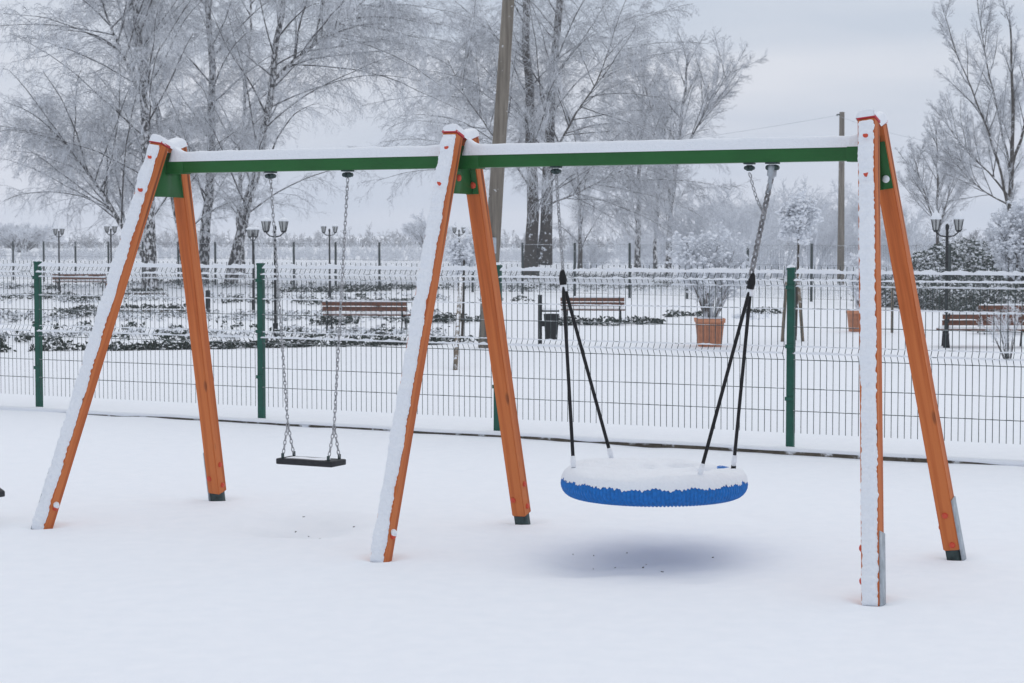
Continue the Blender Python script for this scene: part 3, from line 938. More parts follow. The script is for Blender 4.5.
def merge(parts, k):
    Vs, Fs, n = [], [], 0
    for (P, R) in parts:
        V, Fq = tubes(P, R, k); Vs.append(V); Fs.append(Fq + n); n += len(V)
    return np.vstack(Vs), np.vstack(Fs)
def resample(pts, m):
    pts = np.asarray(pts, float)
    s = np.concatenate([[0], np.cumsum(np.linalg.norm(np.diff(pts, axis=0), axis=1))])
    x = np.linspace(0, s[-1], m)
    P = np.stack([np.interp(x, s, pts[:, k]) for k in range(3)], -1)
    for _ in range(4): P[1:-1] = (P[:-2] + 2 * P[1:-1] + P[2:]) / 4
    return P
def make_tree(name, label, trunks, Y, seed, r_base, levels, bark, cat='tree', group=None, root=None, mt=None, mb_=None, t_first=0.2, taper=0.25):
    """trunks: lists of (u, v) seen points (first = base) or 3-D points; levels: dicts for grow()"""
    g = np.random.default_rng(seed)
    tr_, base = [], None
    for k, t in enumerate(trunks):
        if len(t[0]) == 3: pts = [np.array(p, float) for p in t]
        else:
            dy = g.uniform(-.5, .5) if k else 0
            pts = [at(u, v, Y + (0 if i == 0 else dy * i)) for i, (u, v) in enumerate(t)]
        if base is None:
            pts[0][2] = park_z(pts[0] @ QK) - 0.1; base = pts[0].copy()
        P = resample(pts, 14)
        P[1:-1] += g.normal(0, 0.02 * np.linalg.norm(P[-1] - P[0]) / 8, P[1:-1].shape)
        tr_.append(P)
    P = np.stack(tr_); s = np.linspace(0, 1, 14)[None]
    rb = np.broadcast_to(np.asarray(r_base, float).reshape(-1, 1), (len(tr_), 1))
    R = rb * (1 - (1 - taper) * s ** 0.8)
    R[:, 0] *= 1.25
    root_o = empty(name, base, label, cat, group)
    V, Fq = merge([(P, R)], 10)
    mesh_np('trunk', V, Fq, bark, root_o)
    cur = (P, R); big, small = [], []
    for li, lv in enumerate(levels):
        lv = dict(lv); fine = lv.pop('fine', False)
        cur2 = grow(g, cur[0], cur[1], **lv)
        (small if fine else big).append(cur2)
        if lv['nch'] > 0: 
            cur = cur2
    if big:
        V, Fq = merge(big, 4); mesh_np('limbs', V, Fq, mb_ or M_branch, root_o)
    V, Fq = merge(small, 3); mesh_np('crown', V, Fq, mt or M_twig, root_o)
    return root_o

def birch_levels(s=1.0, d=1.0, r=1.0, droop=1.0, up=.22, ang=.85, n3=11, n4=4):
    return [dict(nch=int(24 * d), t0=.14, t1=1, ln=1, ang=ang, up=up, droop=.55 * droop, m=12, r0=.045 * r, r1=.010 * r, wig=.055, lenprof=lambda t: s * (4.4 - 2.2 * t)),
            dict(nch=14, t0=.06, t1=1, ln=.42, ang=.75, up=.06, droop=.7 * droop, m=8, r0=.015 * r, r1=.007 * r, wig=.10, fine=True),
            dict(nch=n3, t0=.05, t1=1, ln=.50, ang=.8, up=-.04, droop=1.0 * droop, m=5, r0=.0085 * r, r1=.006 * r, wig=.20, fine=True),
            dict(nch=n4, t0=.1, t1=1, ln=.62, ang=.85, up=-.18, droop=1.0 * droop, m=3, r0=.0065 * r, r1=.0055 * r, wig=.24, fine=True)]
make_tree('birch_tree', 'leftmost frosted birch with black and white trunk and wide drooping crown', [[(150, 284), (152, 200), (142, 90), (138, 30), (133, -60), (128, -170)], [(149, 262), (127, 235), (104, 195), (84, 165), (50, 130)], [(146, 110), (125, 60), (105, 15), (90, -40)]], 79, 11, [.27, .13, .09], birch_levels(1.75, 1.0), M_birch)
make_tree('birch_tree', 'frosted birch leaning left behind the left leg pair', [[(187, 284), (180, 215), (165, 150), (150, 90), (132, 0), (120, -90)]], 82, 12, .21, birch_levels(1.3, .9), M_birch)
make_tree('birch_tree', 'frosted birch with mottled trunk just right of the left leg pair', [[(201, 284), (205, 210), (214, 140), (213, 80), (206, 0), (200, -120)]], 84, 13, .27, birch_levels(1.5, 1.1), M_birch)
make_tree('birch_tree', 'slender frosted birch between the mottled birch and the leaning birch', [[(243, 273), (238, 180), (246, 95), (251, 30), (256, -90)]], 100, 14, .15, birch_levels(1.3, .9), M_birch)
make_tree('birch_tree', 'frosted birch leaning right with twigs hanging down to the single swing', [[(230, 283), (248, 205), (263, 140), (275, 60), (284, 0), (292, -110)], [(268, 85), (300, 55), (340, 25), (385, -20)]], 84, 15, [.27, .09], birch_levels(1.85, 1.2), M_birch)
make_tree('broadleaf_tree', 'big frosted tree with twin dark trunks behind the wooden utility pole', [[(531, 268), (533, 190), (531, 120), (527, 50), (525, -40), (520, -160)], [(544, 264), (547, 180), (551, 90), (557, 20), (566, -60), (572, -160)], [(546, 170), (572, 118), (600, 80), (618, 20)], [(532, 190), (505, 150), (470, 105), (448, 60)], [(548, 205), (585, 190), (620, 170), (650, 160)]], 95, 16, [.36, .34, .07, .06, .05], birch_levels(1.75, 1.1, 1.05, .75, .15, .95, n3=10), M_bark)

def sparse_levels(s=1.0, d=1.0, r=1.0, up=.3, ang=.6):
    return [dict(nch=int(18 * d), t0=.18, t1=1, ln=1, ang=ang, up=up, droop=-.12, m=9, r0=.030 * r, r1=.008 * r, wig=.05, lenprof=lambda t: s * (4.4 - 2.2 * t)),
            dict(nch=12, t0=.12, t1=1, ln=.42, ang=.6, up=.12, droop=.05, m=6, r0=.013 * r, r1=.006 * r, wig=.09, fine=True),
            dict(nch=9, t0=.1, t1=1, ln=.5, ang=.65, up=.08, droop=.1, m=4, r0=.007 * r, r1=.005 * r, wig=.14, fine=True),
            dict(nch=4, t0=.1, t1=1, ln=.6, ang=.7, up=.05, droop=.1, m=3, r0=.0055 * r, r1=.0045 * r, wig=.14, fine=True)]
make_tree('bare_tree', 'small frosted tree right of the twin trunk tree', [[(580, 262), (580, 215), (579, 185), (574, 130)]], 118, 21, .16, birch_levels(.75, .7, 1.1, .8), M_bark)
make_tree('bare_tree', 'thin pale trunked frosted tree, left of the pair behind the crossbeam', [[(638, 262), (638, 200), (641, 140), (643, 70)]], 110, 22, .2, sparse_levels(1.0, 1.0), M_birch)
make_tree('bare_tree', 'thin forked frosted tree in the middle of the row behind the crossbeam', [[(655, 262), (656, 210), (662, 160), (668, 100)]], 116, 23, .14, sparse_levels(.85, .9), M_birch)
make_tree('bare_tree', 'airy frosted tree with spreading crown against the sky right of the big tree', [[(667, 262), (670, 215), (676, 165), (684, 100), (688, 55)], [(671, 205), (664, 160), (652, 110), (640, 70)], [(675, 170), (695, 130), (712, 100), (728, 72)]], 105, 24, [.19, .09, .08], sparse_levels(1.0, 1.1, 1.0, .3, .65), M_birch)
make_tree('bare_tree', 'tall vase shaped bare tree at the right edge against the sky', [[(1006, 275), (1008, 215), (1012, 165), (1014, 90), (1010, 20)], [(1008, 205), (1000, 165), (978, 105), (955, 50), (945, 15)], [(1011, 170), (1030, 110), (1048, 40), (1055, -20)], [(1007, 195), (990, 172), (962, 148), (944, 118)], [(1012, 185), (1000, 120), (982, 40), (975, -20)], [(1010, 205), (990, 196), (965, 176), (946, 150)]], 80, 25, [.16, .06, .07, .045, .06, .04], sparse_levels(.62, .9, .8, .25, .55), M_bark, taper=.2)
make_tree('bare_tree', 'smaller bare frosted tree left of the tall right edge tree', [[(938, 262), (937, 225), (938, 180), (936, 130)], [(938, 235), (925, 195), (914, 158)], [(938, 232), (950, 190), (962, 155)]], 95, 26, [.10, .05, .05], sparse_levels(.62, .9, .8, .3, .6), M_bark)

def clumps(name, P, rad, parent, seed):
    """small lumps of snow sitting on twigs, one mesh"""
    g = np.random.default_rng(seed)
    bm = bmesh.new(); bmesh.ops.create_icosphere(bm, subdivisions=1, radius=1)
    bv = np.array([v.co[:] for v in bm.verts]); bf_ = np.array([[v.index for v in f.verts] for f in bm.faces]); bm.free()
    n = len(P); R_ = rad * g.uniform(.45, 1.3, (n, 1, 1)) * g.uniform(.7, 1.3, (n, 1, 3)) * np.array([1.25, 1.25, .8])
    V = P[:, None] + bv[None] * R_ * (1 + g.normal(0, .18, (n, len(bv), 1))) + np.array([0, 0, rad * .4])
    Ft = (bf_[None] + (np.arange(n) * len(bv))[:, None, None]).reshape(-1, 3)
    return tag(mesh_np(name, V.reshape(-1, 3), Ft, M_snow, parent), kind='stuff')

# bushes: many stems from the ground
def make_bush(name, label, u, Y, hgt, wid, seed, nst=14, dens=1.0, mat=None, cat='bush', group=None, base=None, r=1.0, stem=None, zoff=0, levels=None, upright=1.0, lumps=0):
    g = np.random.default_rng(seed)
    base = foot(u, Y) if base is None else np.asarray(base, float)
    base = base + np.array([0, 0, zoff])
    P = []
    for k in range(nst):
        a = g.uniform(0, 6.2832); sp = math.sqrt(g.uniform(0.02, 1)); h = hgt * g.uniform(.65, 1.0) * (1 - .35 * sp ** 2)
        tip = base + np.array([math.cos(a) * sp * wid / 2, math.sin(a) * sp * wid / 2, h * 0.85])
        s = np.linspace(0, 1, 8)[:, None]
        st = base + np.array([math.cos(a), math.sin(a), 0]) * sp * wid * 0.06
        mid = st * (1 - s) + tip * s
        mid[:, 2] += (0.25 * h * np.sin(s[:, 0] * 3.14)) * (1 - 0.3 * upright)
        mid[:, :2] += g.normal(0, 0.02 * wid, (8, 2)) * s
        P.append(mid)
    P = np.stack(P); R = np.broadcast_to(np.linspace(.028, .008, 8)[None] * r, P.shape[:2]).copy()
    root = empty(name, base, label, cat, group)
    V, Fq = merge([(P, R)], 4); mesh_np('stems', V, Fq, stem or M_branch, root)
    L1 = grow(g, P, R, nch=int(9 * dens), t0=.2, t1=1, ln=.42, ang=.6, up=.2, droop=.1, m=5, r0=.012 * r, r1=.006 * r, wig=.12)
    L2 = grow(g, *L1, nch=int(8 * dens), t0=.1, t1=1, ln=.5, ang=.7, up=.1, droop=.1, m=3, r0=.008 * r, r1=.006 * r, wig=.15)
    L3 = grow(g, *L2, nch=4, t0=.1, t1=1, ln=.6, ang=.7, up=.05, droop=.1, m=3, r0=.007 * r, r1=.006 * r, wig=.15)
    V, Fq = merge([L1, L2, L3], 3); mesh_np('twigs', V, Fq, mat or M_shrub, root)
    if lumps:
        pts = np.vstack([L2[0][:, -1], L1[0][:, 2]]); pts = pts[g.uniform(0, 1, len(pts)) < .55]
        pts = pts[pts[:, 2] > base[2] + .25 * hgt]
        clumps('snow', pts, lumps, root, seed)
    return root
hz = [(700, 98, 5.0, 5.4), (728, 102, 5.6, 5.6), (758, 94, 5.2, 5.0), (781, 100, 5.8, 5.0), (812, 96, 4.6, 4.8), (832, 104, 5.6, 5.4), (866, 100, 5.2, 5.0), (650, 120, 3.2, 5.0), (905, 98, 4.4, 4.8), (742, 88, 4.0, 4.0)]
names_ = ['just right of the airy tree', 'over the frosted planter shrub', 'behind the right chain of the nest swing', 'left of the staked young tree', 'right of the staked young tree', 'around the concrete pole', 'beside the right leg pair', 'below the thin trunks', 'behind the right back leg', 'low in front of the thicket over the planter']
for i, (u, Y, h, w_) in enumerate(hz):
    make_bush('frosted_bush', 'tall frosted bush beyond the far fence, ' + names_[i], u, Y, h, w_, 700 + i, nst=20, dens=1.0, r=1.5, stem=M_shrub, group='frosted bushes beyond the far fence')

# leafy evergreens and conifer at the right
def leaf_blob(name, label, u, Y, hgt, wid, seed, n=5000, size=0.06, mat=None, cat='shrub', group=None, lobes=9, thick=None, base=None):
    g = np.random.default_rng(seed)
    base = foot(u, Y) if base is None else base
    root = empty(name, base, label, cat, group)
    mb = MB(); 
    for k in range(5):
        a = g.uniform(0, 6.28); mb.tube([base - [0, 0, .1], base + np.array([math.cos(a) * wid * .2, math.sin(a) * wid * .2, hgt * .6])], [0.04, 0.015], 5)
    mb.build('stems', M_bark, root)
    cs = np.stack([g.uniform(-.36, .36, lobes) * wid, g.uniform(-.3, .3, lobes) * wid, g.uniform(.25, .78, lobes) * hgt], -1)
    rs = g.uniform(.16, .28, lobes) * wid
    k = g.integers(0, lobes, n)
    d = g.normal(size=(n, 3)); d /= np.linalg.norm(d, axis=1, keepdims=True)
    rr = g.uniform(.55, 1.1, n) ** .5
    P = cs[k] + d * (rs[k] * rr)[:, None] * np.array([1, 1, min(1.0, hgt / wid * 1.1)])
    P = P[P[:, 2] > .05]; P[:, 2] = np.minimum(P[:, 2], hgt); n = len(P)
    P += base
    a = g.normal(size=(n, 3)); a[:, 2] *= .5; a /= np.linalg.norm(a, axis=1, keepdims=True)
    b = np.cross(a, g.normal(size=(n, 3))); b /= np.linalg.norm(b, axis=1, keepdims=True)
    s = g.uniform(.6, 1.3, (n, 1)) * size
    V = np.stack([P - a * s, P + b * s * .5, P + a * s, P - b * s * .5], 1).reshape(-1, 3)
    mesh_np('foliage', V, np.arange(4 * n).reshape(n, 4), mat or M_evergreen, root, False)
    up_ = P[g.uniform(0, 1, n) < .09]; clumps('snow', up_, size * .62, root, seed)
    return root
for i, (u, Y, h, w_, lb) in enumerate([(918, 66, 1.55, 2.0, 'snowy dark evergreen shrub right behind the right back leg'), (940, 68, 1.6, 2.2, 'snowy dark evergreen shrub behind the large right lamp'), (968, 70, 1.85, 2.6, 'snowy dark evergreen shrub just right of the large right lamp'), (990, 72, 1.6, 2.2, 'snowy dark evergreen shrub left of the frosted right edge bush')]):
    leaf_blob('evergreen_shrub', lb, u, Y, h + .35, w_, 800 + i, n=5200, size=.075, group='snowy evergreen shrubs')
make_bush('frosted_bush', 'white frosted bush filling the right edge below the tall tree', 1018, 58, 3.4, 2.6, 830, nst=26, dens=1.3, r=1.6, lumps=.045)
make_bush('frosted_bush', 'pale frosted bush right of the second planter', 905, 74, 1.6, 3.2, 831, nst=20, r=1.8)
make_bush('frosted_bush', 'thin frosted shrub in front of the right bench', 1010, 33, 1.25, 1.0, 833, nst=9, dens=.8, r=.4)
# hedge along the back at the right
hg = np.random.default_rng(44)
h0, h1 = foot(872, 60), foot(1060, 52)
n = 26000; t = hg.uniform(0, 1, n)
P = h0 * (1 - t[:, None]) + h1 * t[:, None]
P[:, :2] += hg.normal(0, .28, (n, 2)); P[:, 2] += hg.uniform(0.02, .78, n) * (0.85 + .25 * np.sin(t * 31) * np.sin(t * 13 + 1))
a = hg.normal(size=(n, 3)); a /= np.linalg.norm(a, axis=1, keepdims=True); b = np.cross(a, hg.normal(size=(n, 3))); b /= np.linalg.norm(b, axis=1, keepdims=True)
s = hg.uniform(.03, .06, (n, 1))
hd = mesh_np('hedge', np.stack([P - a * s, P + b * s * .5, P + a * s, P - b * s * .5], 1).reshape(-1, 3), np.arange(4 * n).reshape(n, 4), frosted('hedge_leaf', (0.05, 0.065, 0.05), 0.5, 0.75, 2, 0.3), None, False, loc=tuple(h0))
tag(hd, 'low grey green snow dusted hedge behind the right benches', 'hedge')

# far thickets on the horizon: one mass nobody could count
def thicket(name, label, pts, n, hgt, dep, seed, tw=1.2, r=.05, mat=None):
    g = np.random.default_rng(seed)
    pts = np.asarray(pts, float); t = g.uniform(0, len(pts) - 1.001, n); i = t.astype(int); fr = (t - i)[:, None]
    c = pts[i] * (1 - fr) + pts[i + 1] * fr
    env = 0.55 + 0.3 * np.sin(t * 5.1 + 1) * np.sin(t * 2.3) + 0.25 * np.sin(t * 17) * np.sin(t * 7.7 + 2)
    c[:, :2] += g.normal(0, dep, (n, 2)); c[:, 2] = park_z(c @ QK)
    h = hgt * np.clip(env, .25, 1.2) * g.uniform(.55, 1.1, n)
    d = g.normal(size=(n, 3)) * .35 + [0, 0, 1]; d /= np.linalg.norm(d, axis=1, keepdims=True)
    P = np.stack([c, c + d * (h / 2)[:, None], c + d * h[:, None] + g.normal(0, .1, (n, 3)) * hgt], 1)
    R = np.broadcast_to(np.array([r, r * .6, r * .3])[None], (n, 3)).copy()
    a1 = grow(g, P, R, nch=9, t0=.15, t1=1, ln=.45, ang=.75, up=.1, droop=.2, m=3, r0=r * .6, r1=r * .35, wig=.15)
    a2 = grow(g, *a1, nch=4, t0=.1, t1=1, ln=.5, ang=.7, up=0, droop=.2, m=3, r0=r * .45, r1=r * .3, wig=.15)
    V, Fq = merge([(P, R), a1, a2], 3)
    return tag(mesh_np(name, V, Fq, mat or M_far, None, True, loc=tuple(pts[0])), label, 'thicket', kind='stuff')
thicket('far_thicket', 'grey band of distant bushes along the horizon', [foot(u, Y) for u, Y in ((-80, 330), (60, 340), (180, 360), (300, 380), (400, 370), (520, 350), (620, 330), (760, 300), (900, 280), (1100, 270))], 1500, 3.9, 9, 51, r=.12)
thicket('frosted_scrub', 'low frosted scrub along the far side of the snowy field', [foot(u, Y) for u, Y in ((-60, 170), (80, 176), (220, 180), (330, 178), (440, 170), (530, 165), (620, 150), (720, 140), (860, 130), (1080, 120))], 1500, 2.1, 4, 52, r=.05, mat=M_shrub)
make_bush('frosted_bush', 'rounded grey bush standing alone on the horizon left of the middle legs', 428, 240, 5.6, 6.5, 840, nst=26, dens=1.2, r=4)
make_bush('frosted_bush', 'wide grey bush on the horizon at the left edge', 22, 260, 4.6, 11, 841, nst=40, dens=1.2, r=4)
make_bush('frosted_bush', 'dark frosted bush between the small tree and the thin trunks', 590, 125, 1.9, 4.2, 842, nst=26, dens=1.1, r=2, stem=M_shrub)

# dry grass in the field beyond the far fence
gg = np.random.default_rng(61)
n = 30000
uu = gg.uniform(-20, 1050, n); YY = gg.uniform(66, 150, n)
ok = YY > np.interp(uu, [13, 804, 1050], [94, 64, 58]) + 1
uu, YY = uu[ok], YY[ok]; n = len(uu)
X_ = (uu - 512) / F * YY; Pg = np.stack([X_, YY, np.full(n, -0.5)], -1)
hh = gg.uniform(.10, .32, n); dd = gg.normal(0, .25, (n, 3)); dd[:, 2] = 1
P = np.stack([Pg, Pg + dd * (hh / 2)[:, None], Pg + dd * hh[:, None] * [1.3, 1.3, .95]], 1)
V, Fq = tubes(P, np.broadcast_to(np.array([.007, .006, .003])[None], (n, 3)).copy(), 3)
tag(mesh_np('dry_grass', V, Fq, M_shrub, None, True, loc=tuple(Pg[0])), 'frosted dry grass stalks poking out of the field beyond the far fence', 'grass', kind='stuff')

# ------------------------------------------------------------------ planted beds: low leafy ground cover half buried in snow
def cover(name, label, strips, seed, size=.05, hgt=.16, mat=None, dens=0):
    """strips: (polyline of (u, v), half width m, tufts per m, leaves per tuft)"""
    g = np.random.default_rng(seed); Vs = []
    f = wav(seed, 14, .5, 4)
    for (pl, hw, per_m, nl) in strips:
        pts = np.array([ground(u, v) for u, v in pl]); sl = np.linalg.norm(np.diff(pts, axis=0), axis=1)
        nT = int(sl.sum() * per_m)
        s = g.uniform(0, sl.sum(), nT); cs = np.concatenate([[0], np.cumsum(sl)])
        c = np.stack([np.interp(s, cs, pts[:, k]) for k in range(3)], -1)
        j = np.clip(np.searchsorted(cs, s) - 1, 0, len(sl) - 1); T = (pts[j + 1] - pts[j]) / sl[j][:, None]
        W_ = np.stack([-T[:, 1], T[:, 0], 0 * s], -1)
        c += W_ * g.uniform(-hw, hw, nT)[:, None]
        keep = f(c[:, 0], c[:, 1]) > g.normal(-.15 - dens, .35, nT)
        c = c[keep]; nT = len(c); c[:, 2] = park_z(c @ QK)
        sc = g.uniform(.5, 1.25, nT)
        c = np.repeat(c, nl, 0); sc = np.repeat(sc, nl)
        m = len(c)
        c = c + g.normal(0, 1, (m, 3)) * np.array([.11, .11, 0]) * sc[:, None]
        c[:, 2] += g.uniform(0.0, 1, m) * hgt * sc
        a = g.normal(size=(m, 3)); a[:, 2] = np.abs(a[:, 2]) * .6; a /= np.linalg.norm(a, axis=1, keepdims=True)
        b = np.cross(a, g.normal(size=(m, 3))); b /= np.linalg.norm(b, axis=1, keepdims=True)
        z = g.uniform(.6, 1.3, (m, 1)) * size
        Vs.append(np.stack([c - a * z, c + b * z * .5, c + a * z, c - b * z * .5], 1).reshape(-1, 3))
    V = np.vstack(Vs)
    o = mesh_np(name, V, np.arange(len(V)).reshape(-1, 4), mat or M_leafdark, None, False, loc=tuple(V[0]))
    return tag(o, label, 'ground cover', kind='stuff')
cover('ground_cover', 'dark leafy edging row half buried in snow along the left path', [([(-30, 352), (60, 352), (150, 351), (230, 350), (300, 348), (380, 347), (440, 345)], .34, 19, 50), ([(440, 345), (475, 343)], .3, 7, 30)], 71, dens=.9)
cover('ground_cover', 'snowy leafy bed with dark specks behind the left edging row', [
    ([(-30, 342), (200, 340), (400, 338)], .8, 5, 20), ([(-30, 328), (300, 328)], 1.3, 5, 20), ([(60, 318), (130, 311), (200, 311)], .3, 7, 34), ([(75, 302), (110, 300)], .4, 10, 40),
    ([(120, 293), (160, 293)], .35, 10, 40), ([(215, 287), (300, 285)], 1.6, 14, 30), ([(60, 312), (95, 311)], .5, 9, 40), ([(300, 293), (370, 290), (420, 288)], 1.6, 12, 30), ([(350, 297), (362, 297)], .3, 10, 40), ([(310, 325), (325, 325), (345, 322)], .35, 10, 40),
    ([(215, 300), (300, 302), (420, 305)], 2.4, 8, 24), ([(20, 300), (60, 296)], 1.0, 5, 24), ([(390, 322), (455, 322), (470, 320)], .5, 8, 36), ([(0, 290), (210, 283)], 1.5, 5, 24)], 72, size=.06)
cover('ground_cover', 'dark snowy leaf patches behind and beside the middle bench', [([(555, 325), (620, 325), (655, 323)], .6, 10, 40), ([(490, 290), (620, 286)], 2.0, 10, 28), ([(500, 302), (545, 300)], .8, 8, 30), ([(640, 290), (690, 285)], 1.5, 7, 28), ([(580, 279), (600, 279)], .8, 10, 34), ([(500, 280), (680, 276)], 2.5, 7, 22), ([(685, 318), (700, 316)], .5, 7, 30), ([(745, 315), (770, 313)], .5, 7, 30)], 73, size=.06)
cover('ground_cover', 'white frosted low plants filling the bed between the benches', [([(-30, 336), (440, 334)], 1.8, 22, 16), ([(-30, 318), (440, 316)], 2.6, 24, 16), ([(-30, 300), (440, 298)], 4, 24, 14), ([(-30, 287), (420, 286)], 4, 22, 14), ([(480, 290), (690, 288)], 4, 22, 14), ([(480, 278), (690, 277)], 4, 16, 14)], 75, size=.05, hgt=.13, mat=frosted('frosted_low_plant', (0.10, 0.11, 0.11), 0.25, 0.62, 2.0, 0.3), dens=.4)
cover('ground_cover', 'sparse frosted tufts near the second planter', [([(740, 320), (760, 318)], .4, 7, 30), ([(835, 300), (900, 300)], 1.2, 4, 20)], 74, size=.05, mat=M_shrub)
def boards(label, u0, u1, v):
    p0, p1 = ground(u0, v), ground(u1, v)
    mb = MB(); d = unit(p1 - p0); mb.box((p0 + p1) / 2 + [0, 0, .05], (np.linalg.norm(p1 - p0), .06, .09), (d, np.array([-d[1], d[0], 0]), (0, 0, 1)))
    o = mb.build('bed_edging', M_kerb, None, loc=tuple(p0)); tag(o, label, 'edging board')
    snow_strip('snow', p0 + [0, 0, .092], p1 + [0, 0, .092], np.array([-d[1], d[0], 0]), np.array([0, 0, 1.]), .08, .03, o, 77, step=.05, nw=5)
boards('long dark edging board in the snowy bed behind the left leg pair', 85, 205, 313)
boards('short dark edging board behind the long one near the birch trunks', 124, 165, 295)

# ------------------------------------------------------------------ park furniture
def bench(u0, u1, v, label, back_to_camera=True, rz=None, wdt=1.9):
    """bench whose feet line is seen from u0 to u1 on row v"""
    um = (u0 + u1) / 2; base = ground(um, v)
    a = 0.0 if rz is None else rz
    bx_ = np.array([math.cos(a), math.sin(a), 0]); by = np.array([-math.sin(a), math.cos(a), 0])
    if not back_to_camera: bx_, by = -bx_, -by
    # local: x along, y from back to front of the seat (back nearest the camera when back_to_camera)
    t = empty('park_bench', base, label, 'bench', 'slatted park benches')
    A_ = (bx_, by, np.array([0, 0, 1.]))
    k = wdt
    def P_(x, y, z): return base + bx_ * x + by * y + np.array([0, 0, z])
    for z in (0.50, 0.62):
        mb = MB(); mb.box(P_(0, -0.02 - (z - .5) * .3, z), (k, 0.03, 0.10), A_, .006); sl = mb.build('back_slat', M_slat, t)
        if z > .6:
            snow_strip('snow', P_(-k / 2, -.055, z + .042), P_(k / 2, -.055, z + .042), by, np.array([0, 0, 1.]), .045, .03, sl, 900, step=.03, nw=5)
    for y in (0.08, 0.20, 0.32, 0.44):
        mb = MB(); mb.box(P_(0, y, 0.36), (k, 0.10, 0.035), A_, .006); mb.build('seat_slat', M_slat, t)
    snow_strip('snow', P_(-k / 2, .26, .378), P_(k / 2, .26, .378), by, np.array([0, 0, 1.]), .42, .045, t, 901, step=.03, nw=9)
    for x in (-k / 2 + .12, k / 2 - .12):
        mb = MB(); w_ = .045
        mb.tube([P_(x, -.12, 0.0), P_(x, 0.03, .34), P_(x, -.03, .52), P_(x, -.09, .68)], .016, 6)
        mb.tube([P_(x, .50, 0.0), P_(x, .40, .33)], .018, 6)
        mb.tube([P_(x, .0, .33), P_(x, .46, .33)], .018, 6)
        mb.tube([P_(x, .0, .50), P_(x, .30, .53), P_(x, .44, .50), P_(x, .42, .33)], .018, 6)
        mb.build('leg_frame', M_lamp, t, True)
    return t
bench(323, 407, 331, 'slatted brown bench with its back turned, seen between the swing chain and the middle legs', rz=-.10, wdt=1.95)
bench(562, 623, 325, 'slatted bench beside the black litter bin, seen through the nest swing ropes', rz=-.12, wdt=1.55)
bench(943, 1032, 349, 'front slatted bench at the right edge beside the large lamp', rz=0.0, wdt=1.75)
bench(977, 1062, 336, 'rear slatted bench at the right edge half hidden by the front bench', rz=0.0, wdt=1.8)
bench(51, 108, 291, 'distant slatted bench behind the fence near the left edge', rz=0.0, wdt=2.1)

def lamp(u, Y, ytop, label, rz=0.0, arm=.20, sc=1.0, snowcap=True, single=False):
    """park lamp with two lanterns; ytop = row of the lantern tips"""
    base = foot(u, Y)
    topz = at(u, ytop, Y)[2]; hgt = topz - base[2]
    t = empty('street_lamp', base, label, 'lamp', 'black twin lantern park lamps')
    def P_(x, z): return base + np.array([math.cos(rz) * x, math.sin(rz) * x, z])
    mb = MB(); mb.tube([P_(0, -.05), P_(0, .25), P_(0, .26), P_(0, hgt - .30 * sc)], [.055, .05, .034, .026], 10)
    mb.tube([P_(0, .24), P_(0, .30)], .06, 10); mb.tube([P_(0, hgt - .33 * sc), P_(0, hgt - .27 * sc), P_(0, hgt - .24 * sc)], [.035, .035, .01], 10)
    mb.build('post', M_lamp, t, True)
    for s in (-1, 1):
        mb = MB(); mb.tube([P_(0, hgt - .46 * sc), P_(s * arm * .6, hgt - .44 * sc), P_(s * arm, hgt - .38 * sc)], .014, 8); mb.build('arm', M_lamp, t, True)
        l0 = hgt - .36 * sc
        def ringm(prof, name, mat, par, k=6):
            mb = MB(); rows = []
            for (r_, z) in prof:
                for i in range(k):
                    a = i / k * 6.2832 + .3; rows.append(P_(s * arm, z) + np.array([math.cos(a) * r_, math.sin(a) * r_, 0]))
            f = [[j * k + i, j * k + (i + 1) % k, (j + 1) * k + (i + 1) % k, (j + 1) * k + i] for j in range(len(prof) - 1) for i in range(k)]
            mb.add(rows, f); return mb.build(name, mat, par)
        q = sc
        lan = ringm([(.001, l0 - .02 * q), (.035 * q, l0 - .02 * q), (.05 * q, l0), (.052 * q, l0 + .015 * q), (.001, l0 + .016 * q)], 'lantern', M_lamp, t)
        ringm([(.046 * q, l0 + .017 * q), (.082 * q, l0 + .19 * q)], 'glass', M_glass, lan)
        fr = MB()
        for i in range(6):
            a = i / 6 * 6.2832 + .3
            e = np.array([math.cos(a), math.sin(a), 0])
            fr.tube([P_(s * arm, l0 + .01 * q) + e * .05 * q, P_(s * arm, l0 + .195 * q) + e * .087 * q], .008 * q, 4)
        fr.build('lantern_rib', M_lamp, lan)
        ringm([(.001, l0 + .185 * q), (.105 * q, l0 + .19 * q), (.108 * q, l0 + .21 * q), (.07 * q, l0 + (.27 if arm > .2 else .235) * q), (.03 * q, l0 + (.31 if arm > .2 else .25) * q), (.001, l0 + (.36 if arm > .2 else .265) * q)], 'lantern_roof', M_snow if snowcap else M_lamp, lan)
    return t
lamp(947, 36.7, 209, 'large twin lantern lamp with snow capped tops at the right edge bench', rz=.0, arm=.215, sc=1.15, snowcap=True)
lamp(275, 41, 212, 'nearest left twin lantern lamp, right beside the single swing chain', rz=.0, arm=.185, sc=1.15)
lamp(253, 55, 223, 'twin lantern lamp seen end on, just left of the nearest left lamp', rz=1.2, arm=.17, sc=1.1)
lamp(329.5, 64, 221, 'twin lantern lamp standing between the two chains of the single swing', rz=.0, arm=.19, sc=1.05)
lamp(459, 76, 223, 'distant twin lantern lamp seen between the legs of the middle pair', rz=.0, arm=.18, sc=1.05)
lamp(59, 72, 224, 'twin lantern lamp farthest left in front of the far fence', rz=1.0, arm=.17, sc=1.05)
lamp(111, 66, 221, 'twin lantern lamp seen just left of the left front leg and birch', rz=.9, arm=.17, sc=1.05)

